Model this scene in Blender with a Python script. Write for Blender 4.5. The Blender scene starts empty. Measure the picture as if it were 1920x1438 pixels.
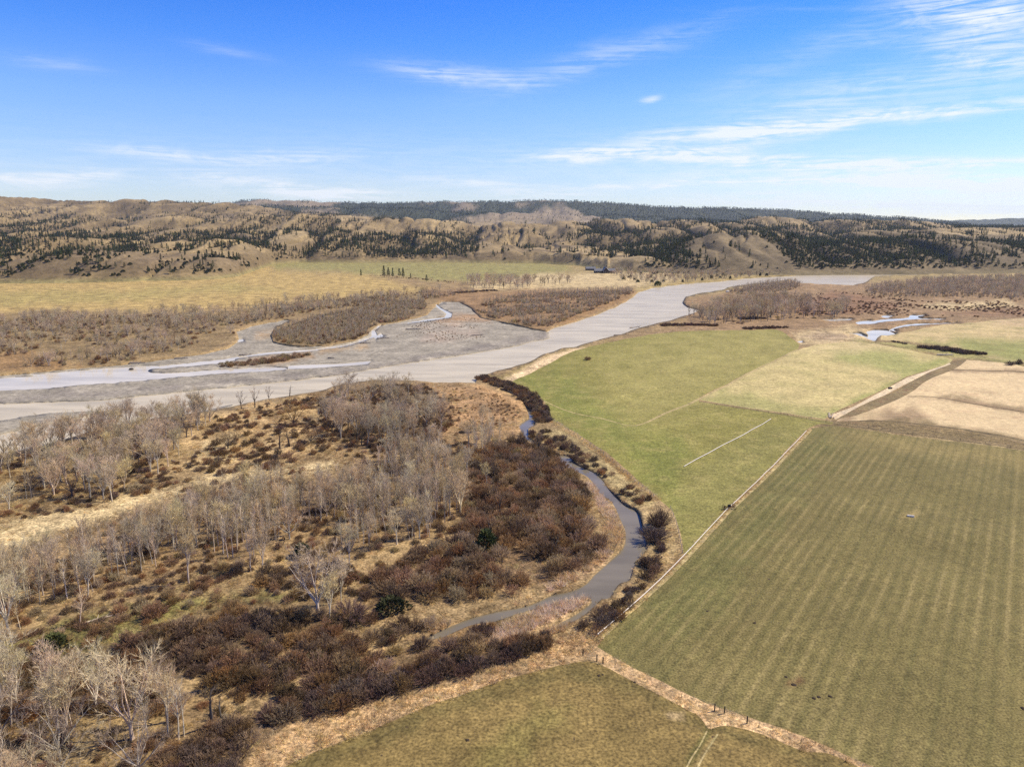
import bpy, math, random, colorsys
import numpy as np
from mathutils import Vector, Matrix
from mathutils.geometry import delaunay_2d_cdt

random.seed(7)
RNG = np.random.default_rng(7)
scene = bpy.context.scene
COL = scene.collection

# ------------------------------------------------------------------ camera
CAM_H = 90.0
F = 1332.0
TILT = math.radians(12.4)
CT, ST = math.cos(TILT), math.sin(TILT)
cam_d = bpy.data.cameras.new("camera")
cam = bpy.data.objects.new("camera", cam_d)
COL.objects.link(cam)
cam.location = (0, 0, CAM_H)
cam.rotation_euler = (math.radians(90) - TILT, 0, 0)
cam_d.sensor_fit = 'HORIZONTAL'
cam_d.sensor_width = 36.0
cam_d.lens = 36.0 * F / 1920.0
cam_d.clip_start = 1.0
cam_d.clip_end = 60000.0
scene.camera = cam

# ------------------------------------------------------------------ render, view
scene.render.engine = 'CYCLES'
scene.cycles.max_bounces = 5
scene.cycles.diffuse_bounces = 3
scene.cycles.glossy_bounces = 3
scene.cycles.transmission_bounces = 2
scene.cycles.transparent_max_bounces = 6
scene.cycles.volume_bounces = 0
scene.cycles.caustics_reflective = False
scene.cycles.caustics_refractive = False
scene.cycles.use_denoising = False
scene.view_settings.view_transform = 'Standard'
scene.view_settings.look = 'None'
scene.view_settings.gamma = 1.0
scene.view_settings.use_curve_mapping = False
scene.view_settings.exposure = 0.54

SUN_EL = math.radians(47)
SUN_AZ = math.radians(74)        # clockwise from the view direction (+Y)

# ------------------------------------------------------------------ helpers for pixels of the photo -> places
def ray(px, py):
    a = (px - 960.0) / F
    b = (719.0 - py) / F
    return a, CT + b * ST, -ST + b * CT
def P(px, py, z=0.0):
    x, y, w = ray(px, py)
    t = (z - CAM_H) / w
    return x * t, y * t
def PA(pts, z=0.0):
    pts = np.asarray(pts, float)
    x, y, w = ray(pts[:, 0], pts[:, 1])
    w = np.minimum(w, -1e-4)
    t = (z - CAM_H) / w
    return np.stack([x * t, y * t], 1)
def UNP(X, Y, Z=0.0):
    dz = Z - CAM_H
    fw = Y * CT - dz * ST
    up = Y * ST + dz * CT
    return 960.0 + F * X / fw, 719.0 - F * up / fw
def azel(px, py):
    x, y, w = ray(px, py)
    return math.atan2(x, y), math.atan2(w, math.hypot(x, y))

# ------------------------------------------------------------------ node helper
class NT:
    def __init__(self, tree):
        self.t = tree; self.n = tree.nodes; self.l = tree.links
    def new(self, typ, **kw):
        nd = self.n.new(typ)
        for k, v in kw.items(): setattr(nd, k, v)
        return nd
    def put(self, sock, v):
        if isinstance(v, bpy.types.NodeSocket): self.l.new(v, sock)
        elif isinstance(v, bpy.types.Node): self.l.new(v.outputs[0], sock)
        elif isinstance(v, (tuple, list)) and len(v) == 3 and sock.type == 'RGBA': sock.default_value = (*v, 1)
        else: sock.default_value = v
    def m(self, op, a, b=None, c=None, clamp=False):
        nd = self.new('ShaderNodeMath', operation=op, use_clamp=clamp)
        for i, v in enumerate((a, b, c)):
            if v is not None: self.put(nd.inputs[i], v)
        return nd.outputs[0]
    def mix(self, f, a, b, mode='MIX'):
        nd = self.new('ShaderNodeMix', data_type='RGBA', blend_type=mode)
        self.put(nd.inputs[0], f); self.put(nd.inputs[6], a); self.put(nd.inputs[7], b)
        return nd.outputs[2]
    def ramp(self, v, stops, interp='LINEAR'):
        nd = self.new('ShaderNodeValToRGB'); cr = nd.color_ramp; cr.interpolation = interp
        while len(cr.elements) < len(stops): cr.elements.new(0.5)
        for e, (p, c) in zip(cr.elements, stops):
            e.position = p
            e.color = (*c, 1) if isinstance(c, (tuple, list)) else (c, c, c, 1)
        self.put(nd.inputs[0], v)
        return nd.outputs[0]
    def smooth(self, v, a, b, lo=0.0, hi=1.0):
        nd = self.new('ShaderNodeMapRange', interpolation_type='SMOOTHSTEP')
        self.put(nd.inputs[0], v)
        for i, q in enumerate((a, b, lo, hi)): nd.inputs[i + 1].default_value = q
        return nd.outputs[0]
    def lin(self, v, a, b, lo, hi):
        nd = self.new('ShaderNodeMapRange')
        self.put(nd.inputs[0], v)
        for i, q in enumerate((a, b, lo, hi)): nd.inputs[i + 1].default_value = q
        return nd.outputs[0]
    def noise(self, vec, scale, detail=3, rough=0.55, dist=0.0):
        nd = self.new('ShaderNodeTexNoise')
        self.put(nd.inputs['Vector'], vec)
        nd.inputs['Scale'].default_value = scale; nd.inputs['Detail'].default_value = detail
        nd.inputs['Roughness'].default_value = rough; nd.inputs['Distortion'].default_value = dist
        return nd.outputs[0]
    def mapping(self, vec, rot=0.0, scale=(1, 1, 1), loc=(0, 0, 0)):
        nd = self.new('ShaderNodeMapping')
        self.put(nd.inputs[0], vec)
        nd.inputs[1].default_value = loc; nd.inputs[2].default_value = (0, 0, rot); nd.inputs[3].default_value = scale
        return nd.outputs[0]

# ------------------------------------------------------------------ world: daylight sky with thin cirrus
world = bpy.data.worlds.new("World")
scene.world = world
world.use_nodes = True
W = NT(world.node_tree)
W.n.clear()
wout = W.new('ShaderNodeOutputWorld')
bg = W.new('ShaderNodeBackground')
bg.inputs[1].default_value = 0.076
W.l.new(bg.outputs[0], wout.inputs[0])
sky = W.new('ShaderNodeTexSky', sky_type='NISHITA')
sky.sun_disc = False
sky.sun_elevation = SUN_EL
sky.sun_rotation = SUN_AZ
sky.altitude = 1000.0
sky.air_density = 1.0
sky.dust_density = 0.0
sky.ozone_density = 2.0
tc = W.new('ShaderNodeTexCoord')
sep = W.new('ShaderNodeSeparateXYZ')
W.l.new(tc.outputs['Generated'], sep.inputs[0])
dx, dy, dz = sep.outputs
el = W.m('ARCSINE', dz)
az = W.m('ARCTAN2', dx, dy)
# the air deepens in colour away from the horizon
grade = W.ramp(W.lin(el, 0.0, 0.6, 0.0, 1.0), [(0.0, (1.05, 1.02, 1.12)), (0.10, (1.12, 1.12, 1.36)), (0.26, (0.98, 1.2, 1.66)), (0.38, (0.53, 1.02, 1.85)), (0.47, (0.33, 0.9, 1.9)), (1.0, (0.24, 0.66, 1.5))])
hs = W.new('ShaderNodeHueSaturation')
hs.inputs['Saturation'].default_value = 1.1
W.l.new(sky.outputs[0], hs.inputs['Color'])
skyc = W.mix(1.0, hs.outputs[0], grade, 'MULTIPLY')
# cirrus: fibrous noise on a plane high above, everywhere in the sky
den = W.m('ADD', W.m('MAXIMUM', dz, 0.0), 0.07)
cu = W.m('DIVIDE', dx, den); cv = W.m('DIVIDE', dy, den)
cxy = W.new('ShaderNodeCombineXYZ'); W.put(cxy.inputs[0], cu); W.put(cxy.inputs[1], cv)
fib = W.noise(W.mapping(cxy.outputs[0], rot=math.radians(-18), scale=(0.35, 1.9, 1)), 1.1, 7, 0.62, 1.2)
big = W.noise(W.mapping(cxy.outputs[0], rot=math.radians(-18), scale=(0.3, 0.6, 1), loc=(3.1, 1.7, 0)), 0.55, 3, 0.5)
amb = W.m('MULTIPLY', W.smooth(fib, 0.5, 0.78), W.smooth(big, 0.47, 0.66))
dens = W.m('MULTIPLY', amb, 0.28)
ael = W.new('ShaderNodeCombineXYZ'); W.put(ael.inputs[0], az); W.put(ael.inputs[1], el)
wisp = W.noise(W.mapping(ael.outputs[0], rot=math.radians(4), scale=(6, 95, 1)), 1.0, 7, 0.65, 1.5)
wisp2 = W.noise(W.mapping(ael.outputs[0], rot=math.radians(-12), scale=(16, 60, 1), loc=(5, 2, 0)), 1.0, 5, 0.6, 2.0)
warp = W.m('MULTIPLY', W.m('SUBTRACT', W.noise(W.mapping(ael.outputs[0], scale=(6, 14, 1)), 1.0, 4, 0.6), 0.5), 0.035)
for (cx, cy, hl, hw, sl, q) in [
    (855, 142, 115, 13, 0.13, .34), (1120, 112, 190, 20, -.30, .20), (1840, 22, 110, 42, .12, .62), (1850, 112, 70, 16, .1, .30),
    (1790, 150, 130, 30, -.1, .22), (1660, 221, 300, 12, -.10, .62), (1500, 205, 130, 36, -.22, .24), (1310, 262, 260, 16, -.13, .30),
    (1140, 293, 120, 11, .0, .62), (1330, 284, 90, 9, -.13, .5), (1460, 304, 210, 15, .04, .66), (1760, 306, 230, 9, -.02, .6), (1290, 345, 230, 7, -.03, .45), (1640, 341, 290, 13, .02, .55),
    (1840, 348, 170, 18, .05, .62), (1720, 385, 330, 20, .02, .6), (290, 289, 85, 9, .13, .42), (520, 297, 110, 12, -.02, .3),
    (530, 352, 150, 12, .09, .62), (640, 362, 90, 9, -.02, .55), (45, 335, 85, 12, .06, .6), (160, 329, 55, 8, .0, .42), (930, 350, 130, 8, .1, .36), (1000, 372, 120, 10, .0, .3),
    (1220, 185, 16, 7, -.25, .35), (95, 120, 60, 9, .1, .16), (430, 100, 60, 8, .2, .10), (1450, 130, 140, 22, -.4, .10),
    (850, 325, 900, 60, 0, .12)]:
    a0, e0 = azel(cx, cy)
    a1, e1 = azel(cx + 10, cy + 10 * sl)
    th = math.atan2(e1 - e0, a1 - a0)
    c, s = math.cos(th), math.sin(th)
    L, Wd = hl / F, hw * (.8 if cx > 1000 and cy > 150 else 1.0) / F
    da = W.m('SUBTRACT', az, a0); de = W.m('ADD', W.m('SUBTRACT', el, e0), W.m('MULTIPLY', warp, min(1.0, hw / 14)))
    u = W.m('MULTIPLY_ADD', da, c / L, W.m('MULTIPLY', de, s / L))
    v = W.m('MULTIPLY_ADD', da, -s / Wd, W.m('MULTIPLY', de, c / Wd))
    r2 = W.m('ADD', W.m('POWER', W.m('ABSOLUTE', u), 2.4), W.m('MULTIPLY', v, v))
    g = W.m('MULTIPLY', W.m('EXPONENT', W.m('MULTIPLY', r2, -1.0)), q * (1.35 if cx > 1000 and cy > 180 else 1.15))
    dens = W.m('ADD', dens, g)
tex = W.m('ADD', W.m('MULTIPLY', wisp, 1.3), W.m('MULTIPLY', wisp2, 0.7))
dens = W.m('MULTIPLY', dens, W.smooth(tex, 0.72, 1.25, 0.12, 1.45))
dens = W.m('MINIMUM', dens, 0.92)
dens = W.m('MULTIPLY', dens, W.smooth(dz, -0.01, 0.01))
CLOUD = (8.4, 8.9, 9.6)
skyf = W.mix(dens, skyc, CLOUD)
W.l.new(skyf, bg.inputs[0])

sun_d = bpy.data.lights.new("sun", 'SUN')
sun_d.energy = 5.0
sun_d.angle = math.radians(0.53)
sun_d.color = (1.0, 0.885, 0.68)
sun = bpy.data.objects.new("sun", sun_d)
COL.objects.link(sun)
sdir = Vector((math.sin(SUN_AZ) * math.cos(SUN_EL), math.cos(SUN_AZ) * math.cos(SUN_EL), math.sin(SUN_EL)))
sun.rotation_euler = sdir.to_track_quat('Z', 'Y').to_euler()
sun.location = (0, 0, 300)

# ------------------------------------------------------------------ scene-graph helpers
def tag(o, label=None, cat=None, group=None, kind=None):
    if label: o['label'] = label
    if cat: o['category'] = cat
    if group: o['group'] = group
    if kind: o['kind'] = kind
    return o
def link(name, data, parent=None, loc=None):
    o = bpy.data.objects.new(name, data)
    COL.objects.link(o)
    if parent is not None: o.parent = parent
    if loc is not None: o.location = loc
    return o
def empty(name, loc, rz=0.0):
    o = link(name, None, loc=loc); o.rotation_euler = (0, 0, rz); o.empty_display_size = 0.5
    return o
def mesh_np(name, V, faces, mats=(), mi=None, smooth=False):
    me = bpy.data.meshes.new(name)
    V = np.asarray(V, np.float32)
    if isinstance(faces, np.ndarray):
        k = faces.shape[1]; n = len(faces)
        me.vertices.add(len(V)); me.loops.add(n * k); me.polygons.add(n)
        me.vertices.foreach_set('co', V.ravel())
        me.loops.foreach_set('vertex_index', faces.astype(np.int32).ravel())
        me.polygons.foreach_set('loop_start', np.arange(0, n * k, k, dtype=np.int32))
        me.update(calc_edges=True)
    else:
        me.from_pydata([tuple(v) for v in V], [], faces); me.update()
    for m in mats: me.materials.append(m)
    if mi is not None: me.polygons.foreach_set('material_index', np.asarray(mi, np.int32))
    if smooth: me.polygons.foreach_set('use_smooth', np.ones(len(me.polygons), bool))
    return me
class MB:
    """collects boxes and tubes into one mesh"""
    def __init__(self): self.v = []; self.f = []
    def add(self, vs, fs):
        b = len(self.v); self.v += [tuple(q) for q in vs]; self.f += [tuple(i + b for i in q) for q in fs]
    def box(self, c, s, rz=0.0):
        x, y, z = s[0] / 2, s[1] / 2, s[2] / 2; cc, ss = math.cos(rz), math.sin(rz)
        vs = [(c[0] + px * cc - py * ss, c[1] + px * ss + py * cc, c[2] + pz) for pz in (-z, z) for (px, py) in ((-x, -y), (x, -y), (x, y), (-x, y))]
        self.add(vs, [(3, 2, 1, 0), (4, 5, 6, 7), (0, 1, 5, 4), (1, 2, 6, 5), (2, 3, 7, 6), (3, 0, 4, 7)])
    def tube(self, pts, rad, n=6, cap=True):
        pts = [Vector(p) for p in pts]; rings = []
        for i, p in enumerate(pts):
            d = (pts[min(i + 1, len(pts) - 1)] - pts[max(i - 1, 0)])
            d = d.normalized() if d.length > 1e-9 else Vector((0, 0, 1))
            a = d.cross(Vector((0, 0, 1)) if abs(d.z) < .9 else Vector((1, 0, 0))).normalized(); b = d.cross(a)
            rings.append([p + (a * math.cos(t) + b * math.sin(t)) * rad[i] for t in [2 * math.pi * k / n for k in range(n)]])
        vs = [q for r in rings for q in r]; fs = []
        for i in range(len(pts) - 1):
            for k in range(n):
                k2 = (k + 1) % n
                fs.append((i * n + k, i * n + k2, (i + 1) * n + k2, (i + 1) * n + k))
        if cap:
            fs.append(tuple(range(n))[::-1]); fs.append(tuple((len(pts) - 1) * n + k for k in range(n)))
        self.add(vs, fs)
    def tri(self, a, b, c): self.add([a, b, c], [(0, 1, 2)])
    def mesh(self, name, mat): return mesh_np(name, self.v, self.f, [mat] if mat else [])

# ------------------------------------------------------------------ numpy value noise
def _h(i, j, s):
    i = i.astype(np.int64); j = j.astype(np.int64)
    h = (i * 374761393 + j * 668265263 + s * 982451653) & 0xFFFFFFFF
    h = ((h ^ (h >> 13)) * 1274126177) & 0xFFFFFFFF
    h = ((h ^ (h >> 16)) * 2246822519) & 0xFFFFFFFF
    return ((h ^ (h >> 15)) & 0xFFFFFF) / float(0xFFFFFF)
def vnoise(x, y, s=0):
    x = np.asarray(x, float); y = np.asarray(y, float)
    i = np.floor(x); j = np.floor(y); u = x - i; v = y - j
    u = u * u * u * (u * (u * 6 - 15) + 10); v = v * v * v * (v * (v * 6 - 15) + 10)
    a = _h(i, j, s); b = _h(i + 1, j, s); c = _h(i, j + 1, s); d = _h(i + 1, j + 1, s)
    return (a * (1 - u) + b * u) * (1 - v) + (c * (1 - u) + d * u) * v
def fbm(x, y, s=0, o=4, g=0.5):
    t = 0; a = 1; n = 0
    x = np.asarray(x, float); y = np.asarray(y, float)
    for k in range(o):
        t = t + a * vnoise(x, y, s + 17 * k); n += a; a *= g
        x, y = (x * 1.6 - y * 1.2) + 3.7, (x * 1.2 + y * 1.6) - 1.3
    return t / n
def sstep(x, a, b):
    t = np.clip((x - a) / (b - a), 0, 1)
    return t * t * (3 - 2 * t)

# ------------------------------------------------------------------ polygon helpers
def inpoly(px, py, poly):
    poly = np.asarray(poly, float); n = len(poly)
    res = np.zeros(len(px), bool)
    lo = poly.min(0); hi = poly.max(0)
    idx = np.nonzero((px >= lo[0]) & (px <= hi[0]) & (py >= lo[1]) & (py <= hi[1]))[0]
    if len(idx) == 0: return res
    x = px[idx]; y = py[idx]; r = np.zeros(len(idx), bool)
    j = n - 1
    for i in range(n):
        xi, yi = poly[i]; xj, yj = poly[j]
        if yi != yj:
            c = ((yi > y) != (yj > y)) & (x < (xj - xi) * (y - yi) / (yj - yi) + xi)
            r ^= c
        j = i
    res[idx] = r
    return res
def sdist(px, py, poly):
    """signed distance in pixels, positive inside"""
    poly = np.asarray(poly, float); d = np.full(len(px), 1e9)
    n = len(poly)
    for i in range(n):
        a = poly[i]; b = poly[(i + 1) % n]; ab = b - a; L = (ab ** 2).sum() + 1e-9
        t = np.clip(((px - a[0]) * ab[0] + (py - a[1]) * ab[1]) / L, 0, 1)
        d = np.minimum(d, (px - a[0] - t * ab[0]) ** 2 + (py - a[1] - t * ab[1]) ** 2)
    d = np.sqrt(d)
    return np.where(inpoly(px, py, poly), d, -d)
def catmull(pts, closed=True, step=6.0):
    pts = np.asarray(pts, float); n = len(pts); out = []
    rng = range(n) if closed else range(n - 1)
    for i in rng:
        p1 = pts[i]; p2 = pts[(i + 1) % n]
        p0 = pts[i - 1] if (closed or i > 0) else p1
        p3 = pts[(i + 2) % n] if (closed or i + 2 < n) else p2
        k = max(1, int(np.hypot(*(p2 - p1)) / step))
        for t in np.arange(k) / k:
            out.append(0.5 * ((2 * p1) + (p2 - p0) * t + (2 * p0 - 5 * p1 + 4 * p2 - p3) * t * t + (3 * p1 - p0 - 3 * p2 + p3) * t ** 3))
    if not closed: out.append(pts[-1])
    return np.array(out)
def linear(pts, closed=True, step=10.0):
    pts = np.asarray(pts, float); n = len(pts); out = []
    for i in (range(n) if closed else range(n - 1)):
        p1 = pts[i]; p2 = pts[(i + 1) % n]; k = max(1, int(np.hypot(*(p2 - p1)) / step))
        for t in np.arange(k) / k: out.append(p1 + (p2 - p1) * t)
    if not closed: out.append(pts[-1])
    return np.array(out)
def rough(poly, amp, seed=0):
    """ragged natural edge: amp in pixels"""
    p = np.array(poly, float)
    p[:, 0] += (fbm(p[:, 0] / 9, p[:, 1] / 5, seed, 3) - .5) * 2 * amp * 1.6
    p[:, 1] += (fbm(p[:, 0] / 9, p[:, 1] / 5, seed + 5, 3) - .5) * 2 * amp * 0.7
    return p
def strip(pts, w, step=8.0):
    """band of w metres (one number or one per point) along a path given in photo pixels; returned in pixels"""
    pts = np.asarray(pts, float); w = np.broadcast_to(np.asarray(w, float), (len(pts),))
    q = catmull(pts, False, step)
    s = np.linspace(0, len(pts) - 1, len(q)); ww = np.interp(s, np.arange(len(pts)), w)
    g = PA(q); t = np.gradient(g, axis=0); t /= np.hypot(t[:, 0], t[:, 1])[:, None] + 1e-9
    nrm = np.stack([-t[:, 1], t[:, 0]], 1) * (ww / 2)[:, None]
    both = np.concatenate([g + nrm, (g - nrm)[::-1]])
    a, b = UNP(both[:, 0], both[:, 1])
    return np.stack([a, b], 1)

# ------------------------------------------------------------------ materials
def mat_new(name):
    m = bpy.data.materials.new(name); m.use_nodes = True
    t = NT(m.node_tree); t.n.clear()
    out = t.new('ShaderNodeOutputMaterial'); b = t.new('ShaderNodeBsdfPrincipled')
    t.l.new(b.outputs[0], out.inputs[0])
    b.inputs['Specular IOR Level'].default_value = 0.15
    b.inputs['Roughness'].default_value = 0.9
    return m, t, b, out
def wpos(t): return t.new('ShaderNodeNewGeometry').outputs['Position']

def land_mat(name, alt=(0.2, 0.15, 0.07), alt_scale=1 / 14, alt_amt=0.6, var=0.45, grain=0.5, bump=0.35, speck=None, stripes=None, fine=1.0, mid=None):
    mid = grain if mid is None else mid
    m, t, b, _ = mat_new(name)
    at = t.new('ShaderNodeAttribute', attribute_name='base')
    p = wpos(t)
    c = at.outputs['Color']
    n_alt = t.noise(p, alt_scale, 5, 0.62)
    c = t.mix(t.smooth(n_alt, 0.46, 0.68, 0, alt_amt), c, alt)
    if stripes:
        (sx, sy), per, amt, sc = stripes
        d = t.new('ShaderNodeVectorMath', operation='DOT_PRODUCT'); t.l.new(p, d.inputs[0]); d.inputs[1].default_value = (sx, sy, 0)
        wob = t.m('MULTIPLY', t.m('SUBTRACT', t.noise(p, 1 / 30, 3, .5), .5), per * 0.22)
        ph = t.m('ADD', d.outputs[1], wob)
        s1 = t.m('SINE', t.m('MULTIPLY', ph, 2 * math.pi / per))
        s2 = t.m('SINE', t.m('MULTIPLY_ADD', ph, 2 * math.pi / (per * 2.37), 1.3))
        s = t.m('ADD', s1, t.m('MULTIPLY', s2, 0.32))
        brk = t.smooth(t.noise(p, 1 / 35, 4, .6), 0.38, 0.66, .08, 1)
        f = t.m('MULTIPLY', t.m('MULTIPLY', t.smooth(s, 0.15, 1.3), brk), amt, clamp=True)
        c = t.mix(f, c, sc)
        c = t.mix(t.m('MULTIPLY', t.smooth(s, -1.5, -0.2, 1, 0), 0.32), c, (0.06, 0.062, 0.02))
    v1 = t.lin(t.noise(p, 1 / 18, 4, .6), .25, .75, 1 - var, 1 + var)
    v2 = t.lin(t.noise(p, 1 / 2.6, 5, .7), .3, .7, 1 - mid, 1 + mid)
    v3 = t.lin(t.noise(p, fine / .6, 2, .6), .3, .7, 1 - grain * 1.05, 1 + grain * 1.05)
    v = t.m('MULTIPLY', t.m('MULTIPLY', v1, v2), v3)
    c = t.mix(1.0, c, v, 'MULTIPLY')
    if speck:
        sp, scol = speck
        k = t.smooth(t.noise(p, 1 / 1.7, 2, .5), sp, sp + .05)
        c = t.mix(k, c, scol)
    t.l.new(c, b.inputs['Base Color'])
    if bump:
        bp = t.new('ShaderNodeBump'); bp.inputs['Strength'].default_value = 0.6; bp.inputs['Distance'].default_value = bump
        t.l.new(t.noise(p, 1 / 1.1, 5, .65), bp.inputs['Height']); t.l.new(bp.outputs[0], b.inputs['Normal'])
    return m

def water_mat(name, base, rough_v, spec=0.5, ripple=0.05, rs=1.2, tint=None):
    m, t, b, _ = mat_new(name)
    p = wpos(t)
    c = t.mix(t.smooth(t.noise(t.mapping(p, rot=math.radians(20), scale=(.22, 1, 1)), 1 / 14, 6, .66), .36, .64), base, tuple(x * 0.74 for x in base))
    t.l.new(c, b.inputs['Base Color'])
    b.inputs['IOR'].default_value = 1.33
    b.inputs['Specular IOR Level'].default_value = spec
    b.inputs['Roughness'].default_value = rough_v
    bp = t.new('ShaderNodeBump'); bp.inputs['Strength'].default_value = 1.0; bp.inputs['Distance'].default_value = ripple
    patch = t.smooth(t.noise(p, 1 / 60, 3, .5), .35, .65, .25, 1)
    h = t.m('MULTIPLY', t.noise(t.mapping(p, rot=math.radians(25), scale=(.5, 1, 1)), rs, 4, .6), patch)
    t.l.new(h, bp.inputs['Height']); t.l.new(bp.outputs[0], b.inputs['Normal'])
    return m

def plant_mat(name, col, var=0.35, hue=0.02, rough_v=0.85, trans=0.0, low=None):
    """twigs, bark, needles: one colour per plant kind with a per-plant variation and fine mottling"""
    m, t, b, out = mat_new(name)
    oi = t.new('ShaderNodeObjectInfo')
    r = oi.outputs['Random']
    p = wpos(t)
    c = t.mix(1.0, col, t.lin(r, 0, 1, 1 - var, 1 + var), 'MULTIPLY')
    c = t.mix(1.0, c, t.lin(t.noise(p, 1 / 1.3, 3, .6), .3, .7, .72, 1.28), 'MULTIPLY')
    h = t.new('ShaderNodeHueSaturation'); t.l.new(c, h.inputs['Color'])
    t.put(h.inputs['Hue'], t.lin(t.m('FRACT', t.m('MULTIPLY', r, 7.31)), 0, 1, .5 - hue, .5 + hue))
    t.put(h.inputs['Saturation'], t.lin(t.m('FRACT', t.m('MULTIPLY', r, 13.7)), 0, 1, .8, 1.15))
    t.l.new(h.outputs[0], b.inputs['Base Color'])
    b.inputs['Roughness'].default_value = rough_v
    if trans:
        tr = t.new('ShaderNodeBsdfTranslucent'); t.l.new(h.outputs[0], tr.inputs[0])
        ms = t.new('ShaderNodeMixShader'); ms.inputs[0].default_value = trans
        t.l.new(b.outputs[0], ms.inputs[1]); t.l.new(tr.outputs[0], ms.inputs[2]); t.l.new(ms.outputs[0], out.inputs[0])
    return m
def plain_mat(name, col, rough_v=0.8, spec=0.2, metal=0.0, var=0.25, scale=3.0):
    m, t, b, _ = mat_new(name)
    p = t.new('ShaderNodeTexCoord').outputs['Object']
    c = t.mix(1.0, col, t.lin(t.noise(p, scale, 4, .6), .3, .7, 1 - var, 1 + var), 'MULTIPLY')
    t.l.new(c, b.inputs['Base Color'])
    b.inputs['Roughness'].default_value = rough_v; b.inputs['Specular IOR Level'].default_value = spec; b.inputs['Metallic'].default_value = metal
    return m

# ground colours (albedo)
GOLD = (0.38, 0.268, 0.13); DRY = (0.265, 0.187, 0.092); LITTER = (0.158, 0.108, 0.056); PALE = (0.49, 0.385, 0.205)
RUST = (0.25, 0.152, 0.066); MOSS = (0.17, 0.155, 0.05); GREEN = (0.155, 0.18, 0.045); HAY = (0.42, 0.345, 0.155)
MEADOW = (0.385, 0.28, 0.105); MEADOW_G = (0.25, 0.225, 0.08)

# ------------------------------------------------------------------ the valley floor: regions in one triangulation
def und(x, y):   # gentle undulation of the floor
    return (fbm(np.asarray(x) / 42, np.asarray(y) / 42, 3, 3) - .5) * 1.6 + (fbm(np.asarray(x) / 9, np.asarray(y) / 9, 9, 2) - .5) * .5

RIVER = [(-620, 762), (0, 748), (183, 740), (333, 725), (500, 708), (640, 693), (700, 683), (753, 673), (840, 660), (940, 640), (993, 630), (1020, 623), (1040, 613),
         (1107, 593), (1157, 573), (1180, 560), (1197, 547), (1230, 538), (1290, 531), (1350, 527), (1400, 521.5), (1500, 516), (1600, 511.5), (1720, 509), (1920, 508), (2500, 505),
         (2500, 509), (1920, 512), (1740, 514), (1640, 518), (1625, 529), (1600, 535), (1500, 531), (1480, 524), (1430, 531), (1372, 537), (1357, 543), (1311, 550), (1285, 557), (1279, 566),
         (1290, 575), (1312, 581), (1300, 587), (1280, 592), (1262, 599), (1240, 605), (1200, 614), (1165, 626), (1140, 633), (1080, 650), (1050, 655), (1015, 666), (990, 679), (950, 690),
         (920, 698), (897, 706), (890, 718), (860, 716), (820, 716), (760, 712), (700, 712), (640, 720), (600, 733), (560, 738), (500, 748), (455, 757), (430, 764), (380, 773), (300, 783), (220, 796),
         (150, 813), (60, 838), (0, 850), (-620, 930)]
GRAVEL = [(-620, 715), (0, 704), (60, 698), (150, 690), (230, 683), (300, 674), (383, 663), (433, 650), (447, 637), (443, 622), (470, 611), (533, 599), (548, 601), (516, 612), (507, 628), (512, 641),
          (560, 650), (610, 648), (660, 640), (688, 628), (702, 612), (765, 600), (800, 590), (815, 576), (830, 565), (860, 566), (885, 578), (900, 594), (950, 606), (1000, 617), (1030, 622),
          (1030, 632), (993, 640), (940, 652), (753, 680), (640, 700), (500, 716), (183, 748), (-620, 772)]
SIDE_L = [(-620, 720), (0, 706), (60, 700), (150, 692), (235, 686), (330, 681), (420, 671), (440, 670), (425, 677), (330, 687), (278, 692), (300, 697), (400, 692), (496, 686), (540, 689), (496, 695), (400, 700), (250, 713), (130, 722), (0, 730), (-620, 742)]
POOL_B = [(540, 684), (587, 681), (640, 679), (697, 674.5), (690, 681), (640, 685), (587, 689), (540, 690)]
STREAM = ([(420, 673), (470, 665), (512, 660), (582, 655), (621, 650), (660, 643), (686, 634), (702, 628), (700, 618), (712, 609), (764, 604), (814, 597), (840, 593), (843, 587), (824, 577), (818, 570), (832, 567)], [7, 7, 7, 9, 10, 9, 6, 8, 5, 5, 4, 5, 7, 10, 9, 5, 3])
POOL_C = [(700, 631), (716, 624), (719, 629), (704, 634)]
POOL_D = [(444, 636), (456, 634), (457, 638), (446, 640)]
BAR_N = [(-620, 850), (-100, 800), (0, 786), (100, 772), (225, 768.5), (162, 777), (100, 790), (0, 811), (-100, 836), (-620, 905)]
SPIT = [(372, 772), (400, 765), (437, 756.5), (428, 763), (392, 771)]
CREEK_U = [(938, 728), (960, 738), (980, 750), (1000, 773), (1005, 783), (1002, 797), (991, 803), (990, 818), (984, 818), (974, 802), (974, 793), (992, 781), (990, 773), (973, 748), (936, 731)]
CREEK_L = [(1047, 853), (1069, 853), (1080, 867), (1120, 887), (1141, 913), (1173, 943), (1197, 957), (1207, 993), (1214, 1027), (1190, 1052), (1197, 1046), (1189, 1060), (1180, 1085), (1160, 1093), (1143, 1118), (1127, 1122), (1110, 1139),
           (1084, 1159), (1055, 1173), (1012, 1188), (1010, 1186), (1052, 1162), (1078, 1148), (1098, 1134), (1109, 1124), (1098, 1117), (1055, 1125), (1016, 1137), (976, 1147), (928, 1163), (882, 1172), (828, 1195), (796, 1194),
           (857, 1164), (919, 1145), (982, 1133), (1010, 1123), (1033, 1112), (1070, 1104), (1098, 1091), (1115, 1073), (1133, 1058), (1152, 1040), (1168, 1023), (1173, 1000), (1160, 967), (1147, 943), (1123, 923), (1103, 893), (1060, 872)]
CREEK_M = [(984, 818), (991, 817), (1010, 832), (1040, 848), (1058, 854), (1046, 856), (1020, 842), (996, 828)]
SMALL_POOL = [(875, 1001), (888, 991), (905, 991), (908, 996), (902, 1003), (884, 1008)]
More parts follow.
